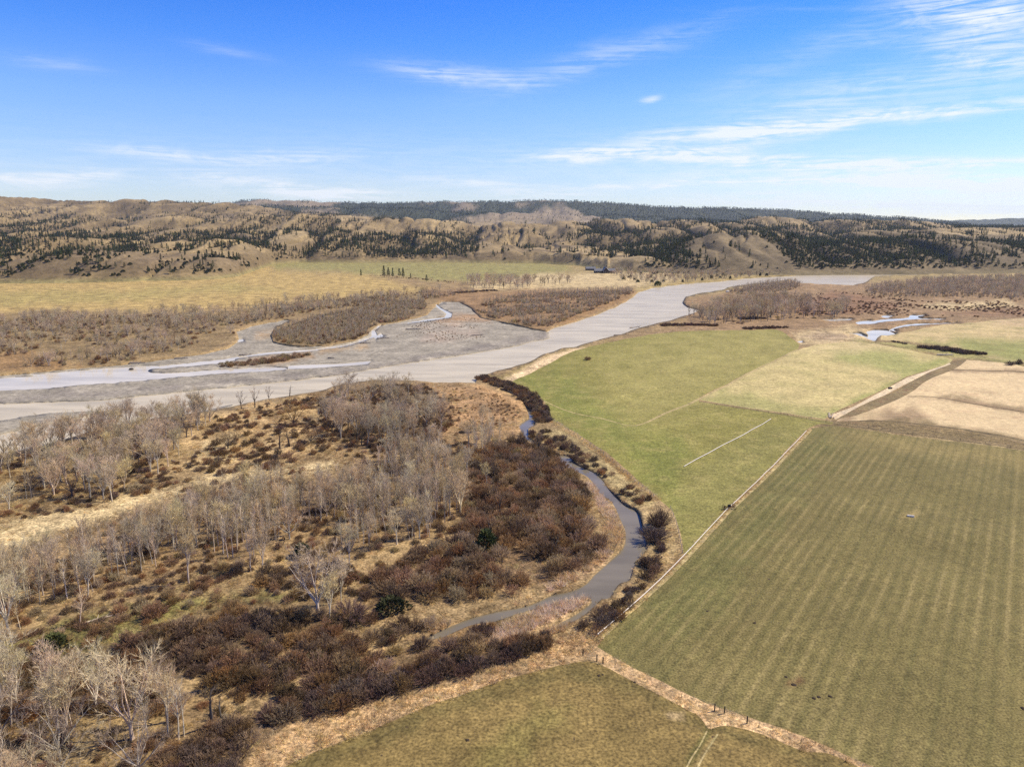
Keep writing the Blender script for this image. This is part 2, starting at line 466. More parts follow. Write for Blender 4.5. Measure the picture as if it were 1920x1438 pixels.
PONDS = [[(1585, 624), (1612, 623), (1619, 627), (1628, 629), (1624, 621), (1640, 617.5), (1668, 619), (1680, 626), (1666, 629.5), (1650, 630), (1644, 637), (1637, 640), (1622, 634), (1606, 628)],
         [(1540, 599), (1562, 597), (1600, 597), (1594, 600.5), (1560, 601.5)],
         [(1603, 605), (1612, 600.5), (1630, 600), (1660, 597.5), (1690, 595.5), (1704, 593), (1706, 590), (1737, 589.5), (1722, 593.5), (1742, 596), (1776, 596.5), (1772, 598.5), (1720, 599), (1690, 600), (1655, 603), (1630, 607), (1608, 608)],
         [(1650, 592), (1666, 590), (1676, 592), (1662, 595)],
         [(1493, 639), (1506, 637), (1502, 643)],
         [(1700, 607), (1760, 604.5), (1800, 604.5), (1760, 607), (1712, 610), (1676, 616), (1684, 620), (1677, 621), (1668, 617)]]
F_NORTH = [(958, 716), (985, 703), (1030, 681), (1090, 655), (1165, 638), (1240, 624), (1320, 620), (1400, 619), (1455, 618), (1480, 632), (1497, 655), (1420, 690), (1310, 745), (1310, 752), (1420, 770), (1545, 788), (1560, 795), (1518, 803),
           (1440, 880), (1365, 955), (1290, 1038), (1281, 1036), (1278, 1008), (1262, 962), (1236, 936), (1200, 900), (1140, 850), (1060, 800), (1032, 788), (1022, 756), (990, 732)]
F_HAY = [(1499, 656), (1530, 646), (1600, 640), (1680, 652), (1760, 668), (1788, 674), (1782, 680), (1700, 707), (1640, 738), (1565, 772), (1545, 785), (1420, 768), (1312, 750), (1314, 745), (1422, 691)]
F_OLIVE = [(1522, 804), (1562, 798), (1700, 816), (1920, 846), (2500, 925), (2500, 1800), (2300, 1800), (1640, 1437), (1520, 1384), (1420, 1345), (1330, 1316), (1230, 1270), (1150, 1230), (1120, 1212), (1135, 1190), (1200, 1127), (1290, 1041), (1366, 957), (1442, 882)]
F_SOUTH = [(1096, 1240), (1060, 1247), (1000, 1262), (900, 1290), (800, 1325), (700, 1365), (600, 1405), (530, 1438), (430, 1490), (200, 1660), (100, 1800), (2100, 1800), (1640, 1456), (1500, 1404), (1420, 1370), (1362, 1356), (1328, 1362), (1316, 1342), (1285, 1324), (1220, 1293), (1160, 1262), (1120, 1243)]
F_TAN = [(1604, 778), (1660, 757), (1700, 738), (1745, 710), (1790, 690), (1812, 676), (1860, 679), (1920, 688), (2500, 760), (2500, 905), (1920, 832), (1800, 806), (1700, 794), (1640, 787), (1600, 788), (1566, 790), (1580, 782)]
TRACK_DARK = [(1566, 786), (1610, 762), (1660, 742), (1700, 720), (1740, 697), (1783, 679), (1812, 675), (1790, 691), (1745, 711), (1700, 739), (1660, 758), (1604, 779), (1580, 783)]
STUBBLE = [(1553, 779), (1600, 762), (1640, 741), (1700, 710), (1780, 680), (1783, 682), (1742, 698), (1702, 719), (1660, 740), (1612, 761), (1568, 785)]
NE_FIELD = [(1655, 628), (1690, 624), (1760, 610), (1850, 603), (1920, 597), (2500, 560), (2500, 720), (1920, 680), (1830, 660), (1760, 645), (1700, 640), (1650, 638)]

REGIONS = [   # name, label kind, pixel polygons, in order of precedence
    ('creek', [catmull(CREEK_U, True, 5), catmull(CREEK_M, True, 5), catmull(CREEK_L, True, 5)]),
    ('pool', [catmull(SMALL_POOL, True, 4)]),
    ('pond', [rough(catmull(p, True, 3), 1.2, k) for k, p in enumerate(PONDS)]),
    ('side_channel', [rough(catmull(SIDE_L, True, 6), 2, 3), catmull(POOL_B, True, 5), rough(strip(*STREAM), 1.2, 8), catmull(POOL_C, True, 3), catmull(POOL_D, True, 3)]),
    ('gravel_bar', [rough(linear(GRAVEL, True, 6), 2.0, 1), rough(catmull(BAR_N, True, 6), 1.5, 2), catmull(SPIT, True, 4)]),
    ('river', [rough(linear(RIVER, True, 7), 1.6, 4)]),
    ('ditch', [strip([(1312, 752), (1400, 768), (1500, 783), (1560, 794), (1700, 812), (1800, 826), (1930, 845)], [.9, 1.1, 1.2, 1.4, 1.3, 1.2, 1.2]), strip([(1703, 742), (1760, 745), (1830, 757), (1925, 774)], [1, 1.6, 2, 1.6]), strip([(1785, 693), (1850, 695), (1925, 698)], [1.6, 2.4, 2.2]), strip([(1590, 789), (1680, 790), (1800, 805), (1925, 827)], [1, 2.2, 2.4, 2])]),
    ('farm_track', [strip([(1018, 752), (1060, 768), (1130, 785), (1192, 797), (1250, 774), (1312, 747), (1420, 692), (1497, 656)], [.8, .9, 1.0, 1.5, 1.8, 2.0, 2.2, 2.2]), strip([(1326, 1366), (1312, 1395), (1294, 1425), (1280, 1455)], .28), strip([(1346, 1372), (1322, 1410), (1300, 1455)], .3), strip([(1118, 1201), (1200, 1128), (1290, 1043), (1368, 960), (1444, 885), (1521, 807)], 1.1)]),
    ('stubble_strip', [STUBBLE]),
    ('dirt_track', [catmull(TRACK_DARK, True, 8)]),
    ('bare_field', [rough(linear(F_TAN, True, 8), 1.5, 6)]),
    ('hay_field', [rough(linear(F_HAY, True, 8), 1.2, 7)]),
    ('green_field', [rough(catmull(F_NORTH, True, 8), 1.0, 8)]),
    ('striped_field', [rough(linear(F_OLIVE, True, 9), 1.5, 9)]),
    ('pasture', [rough(catmull(F_SOUTH, True, 8), 1.5, 10)]),
    ('meadow', [rough(catmull(NE_FIELD, True, 8), 2, 11)]),
]
WATER = {'creek', 'pool', 'pond', 'side_channel', 'river'}

DRYSTRIP = ([(-300, 1085), (-100, 1038), (0, 1010), (130, 975), (300, 925), (440, 893), (560, 876), (640, 868)], [12, 11, 11, 10, 9, 8, 7, 5])
# soft colour patches painted over the ground: (pixel polygon, colour, softness, strength)
PAINT_LAND = [
    ([(-600, 440), (2500, 440), (2500, 560), (1600, 560), (1200, 560), (900, 520), (-600, 560)], (0.30, 0.23, 0.10), 12, 1),
    ([(-600, 520), (300, 512), (460, 500), (560, 508), (700, 516), (760, 530), (820, 548), (700, 556), (560, 566), (330, 585), (180, 585), (-600, 600)], MEADOW, 8, 1),
    ([(-600, 548), (200, 545), (420, 530), (540, 542), (400, 552), (150, 568), (-600, 580)], (0.29, 0.25, 0.085), 8, .55),
    ([(500, 490), (640, 485), (900, 488), (1060, 496), (1080, 508), (980, 520), (880, 530), (760, 520), (650, 510), (520, 505)], MEADOW_G, 5, 1),
    ([(880, 530), (1000, 515), (1110, 512), (1250, 512), (1280, 525), (1180, 540), (1000, 545), (880, 550)], PALE, 5, .9),
    ([(-600, 585), (200, 590), (330, 592), (560, 568), (700, 558), (860, 542), (900, 550), (700, 575), (540, 598), (440, 612), (440, 640), (370, 662), (200, 685), (-600, 705)], (0.215, 0.155, 0.075), 7, .9),
    ([(-600, 670), (60, 660), (150, 685), (40, 697), (-600, 705)], RUST, 6, .8),
    ([(505, 620), (600, 588), (800, 562), (800, 580), (690, 630), (560, 652)], (0.19, 0.138, 0.07), 6, .9),
    ([(800, 545), (1190, 540), (1195, 550), (1100, 592), (1020, 620), (900, 590), (830, 565)], (0.25, 0.155, 0.075), 6, .9),
    ([(1040, 600), (1110, 575), (1190, 545), (1196, 550), (1150, 575), (1100, 595), (1045, 612)], RUST, 4, .9),
    ([(1290, 600), (1280, 560), (1480, 524), (1620, 530), (1920, 518), (2500, 510), (2500, 590), (1920, 598), (1700, 612), (1600, 640), (1480, 630), (1250, 618)], (0.255, 0.17, 0.09), 6, 1),
    ([(1480, 575), (1560, 545), (1640, 560), (1700, 575), (1600, 590), (1500, 590)], (0.19, 0.10, 0.055), 5, .7),
    ([(1700, 575), (1880, 560), (1920, 575), (1800, 582)], PALE, 4, .8),
    ([(1760, 585), (1880, 578), (2300, 575), (2300, 590), (1850, 596)], (0.19, 0.105, 0.055), 4, .6),
    ([(1480, 620), (1600, 612), (1680, 630), (1560, 650), (1500, 650)], PALE, 6, .8),
    ([(1490, 630), (1560, 622), (1600, 632), (1540, 640)], (0.25, 0.18, 0.13), 5, .6),
    ([(300, 800), (460, 755), (620, 735), (650, 800), (560, 870), (420, 880), (330, 860)], GOLD, 18, .95),
    ([(380, 830), (440, 815), (440, 865), (360, 880)], PALE, 10, .9),
    ([(520, 790), (600, 770), (600, 830), (500, 840)], (0.42, 0.30, 0.15), 12, .8),
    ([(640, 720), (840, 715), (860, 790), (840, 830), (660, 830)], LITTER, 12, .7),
    ([(800, 722), (895, 722), (960, 742), (990, 775), (970, 800), (840, 800)], (0.33, 0.205, 0.10), 10, .95),
    ([(880, 718), (930, 730), (975, 755), (992, 778), (970, 790), (955, 760), (900, 735)], (0.42, 0.26, 0.12), 5, .9),
    ([(640, 830), (860, 800), (980, 795), (980, 815), (860, 830), (640, 850)], (0.30, 0.19, 0.095), 8, .7),
    ([(-600, 850), (0, 850), (300, 790), (340, 850), (200, 950), (0, 990), (-600, 1050)], (0.235, 0.165, 0.075), 14, .9),
    ([(-600, 1090), (-100, 1010), (100, 960), (300, 910), (470, 880), (620, 865), (620, 885), (440, 905), (300, 940), (160, 985), (0, 1035), (-600, 1150)], PALE, 10, .85),
    (rough(strip(*DRYSTRIP), 3, 40), (0.52, 0.405, 0.215), 5, .9),
    ([(300, 945), (640, 885), (900, 830), (880, 980), (700, 1030), (480, 1050), (200, 1110), (0, 1120), (0, 1040)], (0.25, 0.17, 0.085), 14, .8),
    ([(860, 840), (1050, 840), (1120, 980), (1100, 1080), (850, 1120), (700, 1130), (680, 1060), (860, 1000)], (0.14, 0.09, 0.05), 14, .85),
    ([(480, 1050), (640, 1030), (880, 990), (880, 1020), (700, 1075), (560, 1130), (460, 1110)], GOLD, 12, .6),
    ([(0, 1200), (60, 1180), (170, 1150), (300, 1120), (430, 1115), (560, 1105), (560, 1125), (330, 1160), (240, 1210), (180, 1260), (40, 1250), (-300, 1330), (-500, 1330)], MOSS, 10, .9),
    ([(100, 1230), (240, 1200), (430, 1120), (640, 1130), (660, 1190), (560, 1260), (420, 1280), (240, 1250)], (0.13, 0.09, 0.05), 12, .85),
    ([(280, 1290), (420, 1270), (640, 1190), (700, 1200), (620, 1260), (470, 1310), (440, 1340), (360, 1330)], GOLD, 10, .8),
    ([(0, 1260), (330, 1290), (350, 1400), (200, 1500), (-400, 1600), (-400, 1300)], (0.22, 0.155, 0.07), 16, .8),
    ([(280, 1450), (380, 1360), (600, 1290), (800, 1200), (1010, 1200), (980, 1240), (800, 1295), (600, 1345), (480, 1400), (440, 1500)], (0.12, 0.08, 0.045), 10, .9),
    ([(800, 1170), (930, 1160), (1000, 1190), (1000, 1215), (880, 1220), (820, 1215)], RUST, 8, .7),
    ([(920, 1204), (940, 1170), (1000, 1145), (1060, 1121), (1100, 1117), (1104, 1126), (1050, 1158), (1000, 1180), (960, 1206)], (0.44, 0.30, 0.17), 5, .9),
    ([(1090, 900), (1108, 903), (1150, 960), (1168, 1010), (1135, 1050), (1080, 1085), (1040, 1105), (1020, 1105), (1060, 1070), (1120, 1030), (1140, 980)], (0.42, 0.29, 0.165), 6, .9),
    ([(1005, 800), (1060, 805), (1140, 860), (1200, 905), (1230, 940), (1210, 965), (1140, 905), (1080, 860), (1010, 820)], (0.30, 0.235, 0.11), 6, .9),
    ([(1200, 950), (1262, 965), (1278, 1010), (1280, 1042), (1200, 1125), (1130, 1190), (1100, 1195), (1180, 1100), (1220, 1030)], (0.34, 0.25, 0.12), 8, .9),
    ([(1010, 1225), (1110, 1165), (1150, 1165), (1120, 1215), (1095, 1238), (1000, 1262), (800, 1325), (600, 1405), (470, 1470), (460, 1420), (560, 1345), (800, 1290), (980, 1240)], (0.44, 0.30, 0.155), 5, .95),
    ([(1100, 1222), (1130, 1214), (1230, 1268), (1330, 1315), (1420, 1345), (1520, 1384), (1900, 1570), (1900, 1610), (1640, 1460), (1420, 1375), (1362, 1358), (1325, 1364), (1310, 1340), (1220, 1292), (1120, 1244)], (0.52, 0.36, 0.19), 3, .95),
    ([(920, 705), (985, 683), (1060, 655), (1150, 636), (1150, 642), (1080, 662), (960, 712), (930, 714)], (0.26, 0.2, 0.075), 4, .9),
    ([(945, 708), (975, 695), (1010, 676), (1060, 660), (1095, 652), (1100, 655), (1040, 678), (985, 704), (958, 716)], (0.60, 0.45, 0.26), 3, 1),
    ([(1530, 792), (1560, 786), (1700, 790), (1920, 826), (2500, 895), (2500, 930), (1920, 850), (1700, 820), (1540, 806)], (0.155, 0.115, 0.052), 4, .95),
    ([(1560, 800), (1700, 814), (1920, 843), (2400, 905), (2400, 912), (1920, 848), (1700, 818), (1550, 803)], (0.34, 0.26, 0.125), 2.5, .7),
    ([(1600, 640), (1760, 645), (1920, 682), (2300, 720), (2300, 745), (1920, 690), (1800, 674), (1700, 655)], (0.25, 0.235, 0.08), 5, .9),
]
PAINT_GREEN = [
    ([(1230, 640), (1480, 620), (1500, 655), (1330, 735), (1200, 790), (1130, 760), (1150, 690)], (0.285, 0.25, 0.085), 60, .75),
    ([(960, 705), (1060, 700), (1180, 800), (1300, 830), (1280, 960), (1200, 880), (1060, 790), (1010, 750)], (0.15, 0.172, 0.036), 30, .6),
    ([(1280, 880), (1440, 800), (1518, 806), (1380, 940), (1290, 1036), (1270, 960)], (0.19, 0.175, 0.055), 25, .7),
]
PAINT_HAY = [
    ([(1560, 655), (1640, 655), (1760, 680), (1700, 705), (1640, 690), (1570, 675)], (0.23, 0.245, 0.075), 9, .75),
    ([(1540, 780), (1640, 730), (1760, 672), (1790, 674), (1660, 735), (1556, 788)], (0.23, 0.24, 0.07), 6, .8),
    ([(1312, 755), (1350, 730), (1450, 745), (1545, 775), (1545, 790)], (0.23, 0.23, 0.075), 12, .7),
    ([(1500, 650), (1600, 635), (1680, 650), (1560, 662)], (0.48, 0.38, 0.20), 10, .7),
]
PAINT_OLIVE = [
    ([(1120, 1215), (1290, 1040), (1530, 800), (1600, 800), (1450, 1000), (1300, 1200), (1250, 1280)], (0.115, 0.118, 0.036), 40, .5),
    ([(1560, 800), (1920, 846), (2500, 930), (2500, 1000), (1920, 880), (1560, 822)], (0.25, 0.195, 0.075), 14, .65),
    ([(1150, 1225), (1340, 1300), (1650, 1420), (1900, 1540), (1800, 1400), (1400, 1240), (1200, 1180)], (0.165, 0.135, 0.05), 30, .7),
    ([(1680, 966), (1720, 962), (1724, 976), (1686, 980)], (0.33, 0.25, 0.1), 8, .7),
    ([(1470, 1272), (1500, 1268), (1510, 1280), (1480, 1284)], (0.13, 0.065, 0.03), 6, .8),
]
PAINT_SOUTH = [
    ([(1090, 1240), (1000, 1262), (800, 1325), (530, 1438), (560, 1450), (850, 1335), (1050, 1272), (1150, 1285), (1320, 1360), (1640, 1480), (1650, 1456), (1340, 1350), (1150, 1262)], (0.105, 0.085, 0.03), 16, .75),
    ([(900, 1400), (1000, 1330), (1060, 1350), (960, 1450), (880, 1480)], (0.155, 0.135, 0.04), 30, .6),
    ([(1250, 1335), (1280, 1330), (1285, 1342), (1258, 1345)], (0.34, 0.25, 0.13), 4, .8),
    ([(1326, 1362), (1338, 1368), (1312, 1405), (1290, 1440), (1280, 1440), (1300, 1400)], (0.085, 0.085, 0.025), 5, .8),
    ([(1340, 1372), (1348, 1374), (1318, 1420), (1302, 1450), (1296, 1450), (1316, 1410)], (0.30, 0.23, 0.1), 4, .6),
]
PAINT_TAN = [
    ([(1566, 790), (1600, 768), (1700, 765), (1730, 780), (1700, 790), (1640, 787)], (0.2, 0.135, 0.075), 12, .8),
    ([(1640, 793), (1690, 782), (1800, 800), (1920, 823), (2500, 880), (2500, 915), (1920, 838), (1700, 800)], (0.15, 0.11, 0.05), 6, .9),
    ([(1760, 742), (1790, 738), (1850, 752), (1920, 762), (1920, 772), (1840, 760)], (0.21, 0.155, 0.08), 5, .85),
    ([(1700, 742), (1800, 748), (1925, 772), (1925, 775), (1800, 752)], (0.17, 0.11, 0.06), 2, .8),
    ([(1780, 692), (1925, 695), (1925, 699), (1780, 696)], (0.17, 0.11, 0.06), 2.5, .85),
    ([(1610, 770), (1660, 776), (1640, 785), (1600, 784)], PALE, 5, .7),
]
PAINT_NE = [([(1700, 640), (1830, 640), (1920, 640), (2300, 660), (2300, 720), (1920, 682), (1800, 655)], (0.20, 0.215, 0.06), 9, .85),
            ([(1850, 600), (2300, 575), (2300, 600), (1900, 612)], (0.38, 0.26, 0.17), 6, .6)]
PAINT_GRAVEL = [
    ([(850, 590), (900, 592), (920, 600), (850, 605), (800, 602)], (0.33, 0.20, 0.10), 6, .8),
    ([(790, 615), (900, 610), (900, 632), (790, 640)], (0.36, 0.275, 0.21), 12, .5),
    ([(470, 672), (580, 655), (590, 668), (520, 680), (440, 686)], (0.27, 0.17, 0.085), 5, .8),
    ([(600, 652), (690, 645), (690, 652), (600, 662)], (0.38, 0.26, 0.13), 4, .7),
    ([(480, 622), (515, 618), (505, 632), (475, 634)], (0.36, 0.24, 0.12), 5, .8),
    ([(-600, 745), (0, 740), (300, 722), (640, 690), (850, 655), (1030, 622), (1030, 640), (640, 705), (0, 755), (-600, 775)], (0.21, 0.185, 0.155), 5, .85),
]
BASES = {'ground': (DRY, PAINT_LAND), 'green_field': ((0.2, 0.182, 0.05), PAINT_GREEN), 'hay_field': (HAY, PAINT_HAY), 'striped_field': ((0.142, 0.118, 0.042), PAINT_OLIVE), 'pasture': ((0.195, 0.14, 0.05), PAINT_SOUTH),
         'bare_field': ((0.53, 0.41, 0.23), PAINT_TAN), 'meadow': ((0.43, 0.335, 0.165), PAINT_NE), 'gravel_bar': ((0.255, 0.228, 0.178), PAINT_GRAVEL),
         'stubble_strip': ((0.54, 0.44, 0.29), []), 'ditch': ((0.12, 0.09, 0.045), []), 'farm_track': ((0.36, 0.285, 0.135), []), 'dirt_track': ((0.19, 0.145, 0.07), [])}

gx0, gx1 = P(1620, 1263), P(1706, 1037)
sdv = np.array(gx1) - np.array(gx0); sdv /= np.hypot(*sdv)
SN = (float(sdv[1]), float(-sdv[0]))
LAND = {
    'ground': land_mat('dry_bottomland', alt=(0.15, 0.10, 0.05), alt_amt=.65, var=.4, grain=.55, bump=.5),
    'green_field': land_mat('green_hay_field', alt=(0.25, 0.21, 0.075), alt_scale=1 / 9, alt_amt=.55, var=.2, grain=.42, mid=.28, bump=.12),
    'hay_field': land_mat('pale_hay_field', alt=(0.29, 0.26, 0.10), alt_scale=1 / 16, alt_amt=.5, var=.22, grain=.35, bump=.12),
    'striped_field': land_mat('striped_olive_field', alt=(0.185, 0.145, 0.055), alt_scale=1 / 7, alt_amt=.35, var=.14, grain=.5, mid=.2, bump=.12, fine=1.5, stripes=(SN, 2.9, .55, (0.26, 0.205, 0.085)), speck=(.735, (0.07, 0.05, 0.03))),
    'pasture': land_mat('brown_pasture', alt=(0.135, 0.10, 0.034), alt_scale=1 / 8, alt_amt=.6, var=.22, grain=.5, mid=.3, bump=.12, speck=(.735, (0.08, 0.055, 0.03))),
    'bare_field': land_mat('bare_tan_field', alt=(0.42, 0.29, 0.17), alt_scale=1 / 10, alt_amt=.5, var=.15, grain=.22, bump=.1),
    'meadow': land_mat('dry_meadow', alt=(0.27, 0.235, 0.09), alt_scale=1 / 22, alt_amt=.7, var=.22, grain=.35, bump=.2),
    'gravel_bar': land_mat('river_gravel', alt=(0.335, 0.30, 0.235), alt_scale=1 / 16, alt_amt=.8, var=.3, grain=.4, bump=.1, fine=2.0),
    'stubble_strip': land_mat('pale_stubble', alt=(0.45, 0.33, 0.2), alt_amt=.5, var=.15, grain=.3, bump=.1),
    'dirt_track': land_mat('dark_strip', alt=(0.16, 0.09, 0.05), alt_scale=1 / 6, alt_amt=.7, var=.3, grain=.4, bump=.1),
    'ditch': land_mat('ditch_soil', alt=(0.07, 0.055, 0.03), alt_scale=1 / 5, alt_amt=.7, var=.3, grain=.4, bump=.1),
    'farm_track': land_mat('track_grass', alt=(0.25, 0.22, 0.085), alt_scale=1 / 6, alt_amt=.6, var=.2, grain=.4, bump=.1),
    'river': water_mat('silty_river', (0.50, 0.435, 0.31), 0.3, spec=.08, ripple=.10, rs=.7),
    'side_channel': water_mat('shallow_channel', (0.57, 0.51, 0.40), 0.09, spec=.11, ripple=.01),
    'pond': water_mat('pond_water', (0.52, 0.48, 0.41), 0.06, spec=.14, ripple=.004),
    'pool': water_mat('pool_water', (0.12, 0.12, 0.11), 0.05, spec=.5, ripple=.01),
    'creek': water_mat('creek_water', (0.18, 0.158, 0.12), 0.08, spec=.3, ripple=.02),
}
LAND['gravel_bar'].name = 'river_gravel'

def build_valley():
    xs = np.concatenate([np.arange(-580, -80, 40), np.arange(-80, 2000, 8), np.arange(2000, 2500, 40)])
    ys = np.concatenate([np.arange(470, 540, 3.0), np.arange(540, 760, 3.5), np.arange(760, 1020, 5), np.arange(1020, 1480, 7.5), np.arange(1480, 1790, 30)])
    gx, gy = np.meshgrid(xs, ys)
    gx = gx.ravel(); gy = gy.ravel()
    gx = gx + RNG.uniform(-2, 2, len(gx)); gy = gy + RNG.uniform(-.8, .8, len(gy))
    verts = []; edges = []
    box = [(-600, 466), (2520, 466), (2520, 1810), (-600, 1810)]
    for poly in [linear(box, True, 60)] + [p for _, ps in REGIONS for p in ps]:
        q = np.array(poly, float); q[:, 0] = np.clip(q[:, 0], -599, 2519) if len(verts) else q[:, 0]; q[:, 1] = np.clip(q[:, 1], 467, 1809) if len(verts) else q[:, 1]
        b = len(verts); n = len(q)
        verts += [Vector((float(a), float(c))) for a, c in q]
        edges += [(b + i, b + (i + 1) % n) for i in range(n)]
    # keep lattice points clear of the boundaries
    cell = {}
    for v in verts: cell.setdefault((int(v.x // 6), int(v.y // 3)), []).append(v)
    for x, y in zip(gx, gy):
        ci, cj = int(x // 6), int(y // 3); ok = True
        for i in (ci - 1, ci, ci + 1):
            for j in (cj - 1, cj, cj + 1):
                for v in cell.get((i, j), ()):
                    if abs(v.x - x) < 3 and abs(v.y - y) < 1.5: ok = False
        if ok: verts.append(Vector((float(x), float(y))))
    vo, eo, fo, *_ = delaunay_2d_cdt(verts, edges, [], 0, 1e-5)
    V = np.array([(v.x, v.y) for v in vo]); T = np.array([f for f in fo if len(f) == 3], np.int64)
    cx = V[T].mean(1)
    cls = np.full(len(T), -1)
    for k, (name, polys) in enumerate(REGIONS):
        for p in polys:
            m = inpoly(cx[:, 0], cx[:, 1], p) & (cls < 0)
            cls[m] = k
    XY = PA(V)
    zland = und(XY[:, 0], XY[:, 1])
    names = [r[0] for r in REGIONS]
    # boundary edges between classes
    E = np.concatenate([T[:, [0, 1]], T[:, [1, 2]], T[:, [2, 0]]]); ef = np.tile(np.arange(len(T)), 3)
    key = np.sort(E, 1); key = key[:, 0] * len(V) + key[:, 1]
    order = np.argsort(key, kind='stable'); ks = key[order]
    same = np.nonzero(ks[1:] == ks[:-1])[0]
    iswater = np.array([n in WATER for n in names] + [False]); isgrav = np.array([n == 'gravel_bar' for n in names] + [False])
    skirts = {}
    for s in same:
        a, b = order[s], order[s + 1]
        ca, cb = cls[ef[a]], cls[ef[b]]
        if ca == cb: continue
        for e, c, o in ((a, ca, cb), (b, cb, ca)):
            if (iswater[o] and not iswater[c]) or (isgrav[o] and not isgrav[c] and not iswater[c]):
                skirts.setdefault(c, []).append((E[e][0], E[e][1]))
    for k in range(-1, len(names)):
        name = 'ground' if k < 0 else names[k]
        f = T[cls == k]
        if len(f) == 0: continue
        used = np.unique(f); remap = np.full(len(V), -1); remap[used] = np.arange(len(used))
        xy = XY[used]; pv = V[used]
        if name in WATER: z = np.full(len(used), -0.95 if name != 'side_channel' else -0.80) + (0.25 if name in ('pond', 'pool', 'creek') else 0)
        elif name == 'gravel_bar': z = -0.55 + (fbm(xy[:, 0] / 25, xy[:, 1] / 25, 77, 3) - .5) * .5
        else: z = zland[used]
        vv = np.column_stack([xy, z]); ff = remap[f]
        sk = skirts.get(k)
        if sk:
            sk = np.array(sk); low = np.unique(sk); lm = np.full(len(V), -1); lm[low] = len(vv) + np.arange(len(low))
            lv = np.column_stack([XY[low], np.full(len(low), -2.2)]); vv = np.concatenate([vv, lv])
            a, b = sk[:, 0], sk[:, 1]
            ff = np.concatenate([ff, np.column_stack([remap[b], remap[a], lm[a]]), np.column_stack([remap[b], lm[a], lm[b]])])
            pv = np.concatenate([pv, V[low]])
        # orient upwards
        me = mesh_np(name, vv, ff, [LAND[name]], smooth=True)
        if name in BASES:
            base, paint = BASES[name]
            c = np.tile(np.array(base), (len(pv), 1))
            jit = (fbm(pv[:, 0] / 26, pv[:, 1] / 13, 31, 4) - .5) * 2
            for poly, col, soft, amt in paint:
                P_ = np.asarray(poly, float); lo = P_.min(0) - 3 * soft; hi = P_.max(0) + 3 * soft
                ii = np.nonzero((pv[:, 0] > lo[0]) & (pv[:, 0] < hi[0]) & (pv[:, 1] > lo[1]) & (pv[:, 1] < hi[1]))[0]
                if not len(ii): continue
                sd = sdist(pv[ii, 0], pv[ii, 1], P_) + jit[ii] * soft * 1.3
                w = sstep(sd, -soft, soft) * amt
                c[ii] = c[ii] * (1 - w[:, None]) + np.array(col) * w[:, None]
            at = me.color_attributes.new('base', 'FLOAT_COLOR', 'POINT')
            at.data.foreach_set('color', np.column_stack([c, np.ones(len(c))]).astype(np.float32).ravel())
        o = link(name, me)
        tag(o, kind='structure')
    return
build_valley()

# ------------------------------------------------------------------ hills
def crest(*pts): 
    a = np.array(pts, float); return a[:, 0], a[:, 1]
RIDGES = [  # distance, crest pixels, front width, back width
    (1340, crest((-700, 450), (-300, 452), (0, 456), (60, 458), (130, 464), (200, 470), (300, 473), (380, 478), (420, 485), (460, 500), (485, 515), (520, 545)), 190, 200),
    (1800, crest((-700, 425), (0, 431), (150, 436), (240, 440), (330, 442), (400, 440), (450, 452), (500, 480), (540, 492), (600, 520)), 230, 260),
    (2080, crest((470, 520), (520, 488), (560, 470), (620, 455), (680, 452), (740, 456), (800, 464), (860, 466), (920, 462), (980, 464), (1030, 470), (1080, 482), (1120, 492), (1170, 520)), 170, 220),
    (2350, crest((380, 470), (440, 440), (520, 428), (600, 432), (660, 428), (720, 424), (790, 434), (860, 446), (900, 470)), 260, 260),
    (2560, crest((820, 480), (870, 446), (905, 433), (935, 427), (965, 423), (990, 421), (1010, 425), (1035, 438), (1060, 452), (1090, 480)), 210, 220),
    (2500, crest((1040, 480), (1080, 448), (1130, 428), (1190, 420), (1260, 424), (1330, 424), (1400, 430), (1480, 450), (1540, 480)), 330, 260),
    (3000, crest((-700, 398), (0, 404), (150, 408), (300, 406), (420, 402), (520, 398), (600, 402), (700, 406), (760, 404), (830, 412), (900, 416), (980, 415), (1060, 411), (1140, 409), (1230, 410), (1340, 415), (1420, 424), (1500, 440)), 300, 350),
    (1720, crest((1120, 540), (1150, 505), (1190, 485), (1230, 466), (1280, 448), (1330, 438), (1400, 433), (1460, 436), (1530, 439), (1620, 439), (1700, 440), (1780, 444), (1850, 450), (1920, 455), (2200, 452), (2700, 460)), 210, 260),
    (2500, crest((1480, 470), (1560, 446), (1640, 433), (1730, 428), (1800, 425), (1880, 430), (1950, 428), (2200, 424), (2700, 430)), 260, 320),
    (3500, crest((1280, 440), (1340, 422), (1380, 411), (1420, 404), (1480, 403), (1560, 406), (1640, 409), (1720, 414), (1800, 421), (1900, 420), (2100, 416), (2700, 415)), 330, 420),
    (4300, crest((-700, 352), (-200, 358), (-20, 362), (20, 367), (100, 369), (200, 371), (300, 373), (400, 377), (450, 380), (520, 387), (600, 396), (680, 404), (760, 412)), 700, 600),
    (6000, crest((380, 392), (450, 384), (540, 384), (640, 388), (720, 390), (800, 392), (860, 396), (940, 398), (1000, 396), (1060, 402), (1140, 402), (1220, 405), (1330, 412), (1440, 420)), 420, 500),
    (7600, crest((360, 388), (430, 380), (455, 374), (500, 373), (560, 374.5), (640, 377.5), (730, 379.5), (800, 378), (890, 376), (960, 376), (1020, 374.5), (1090, 376.5), (1160, 380.5), (1220, 385), (1280, 387), (1400, 390), (1500, 394.5), (1600, 401), (1680, 406), (1760, 413), (1820, 421)), 900, 900),
    (10500, crest((1640, 424), (1720, 416), (1800, 412), (1850, 409.5), (1900, 408.5), (1960, 408), (2400, 404), (2700, 402)), 1000, 900),
]
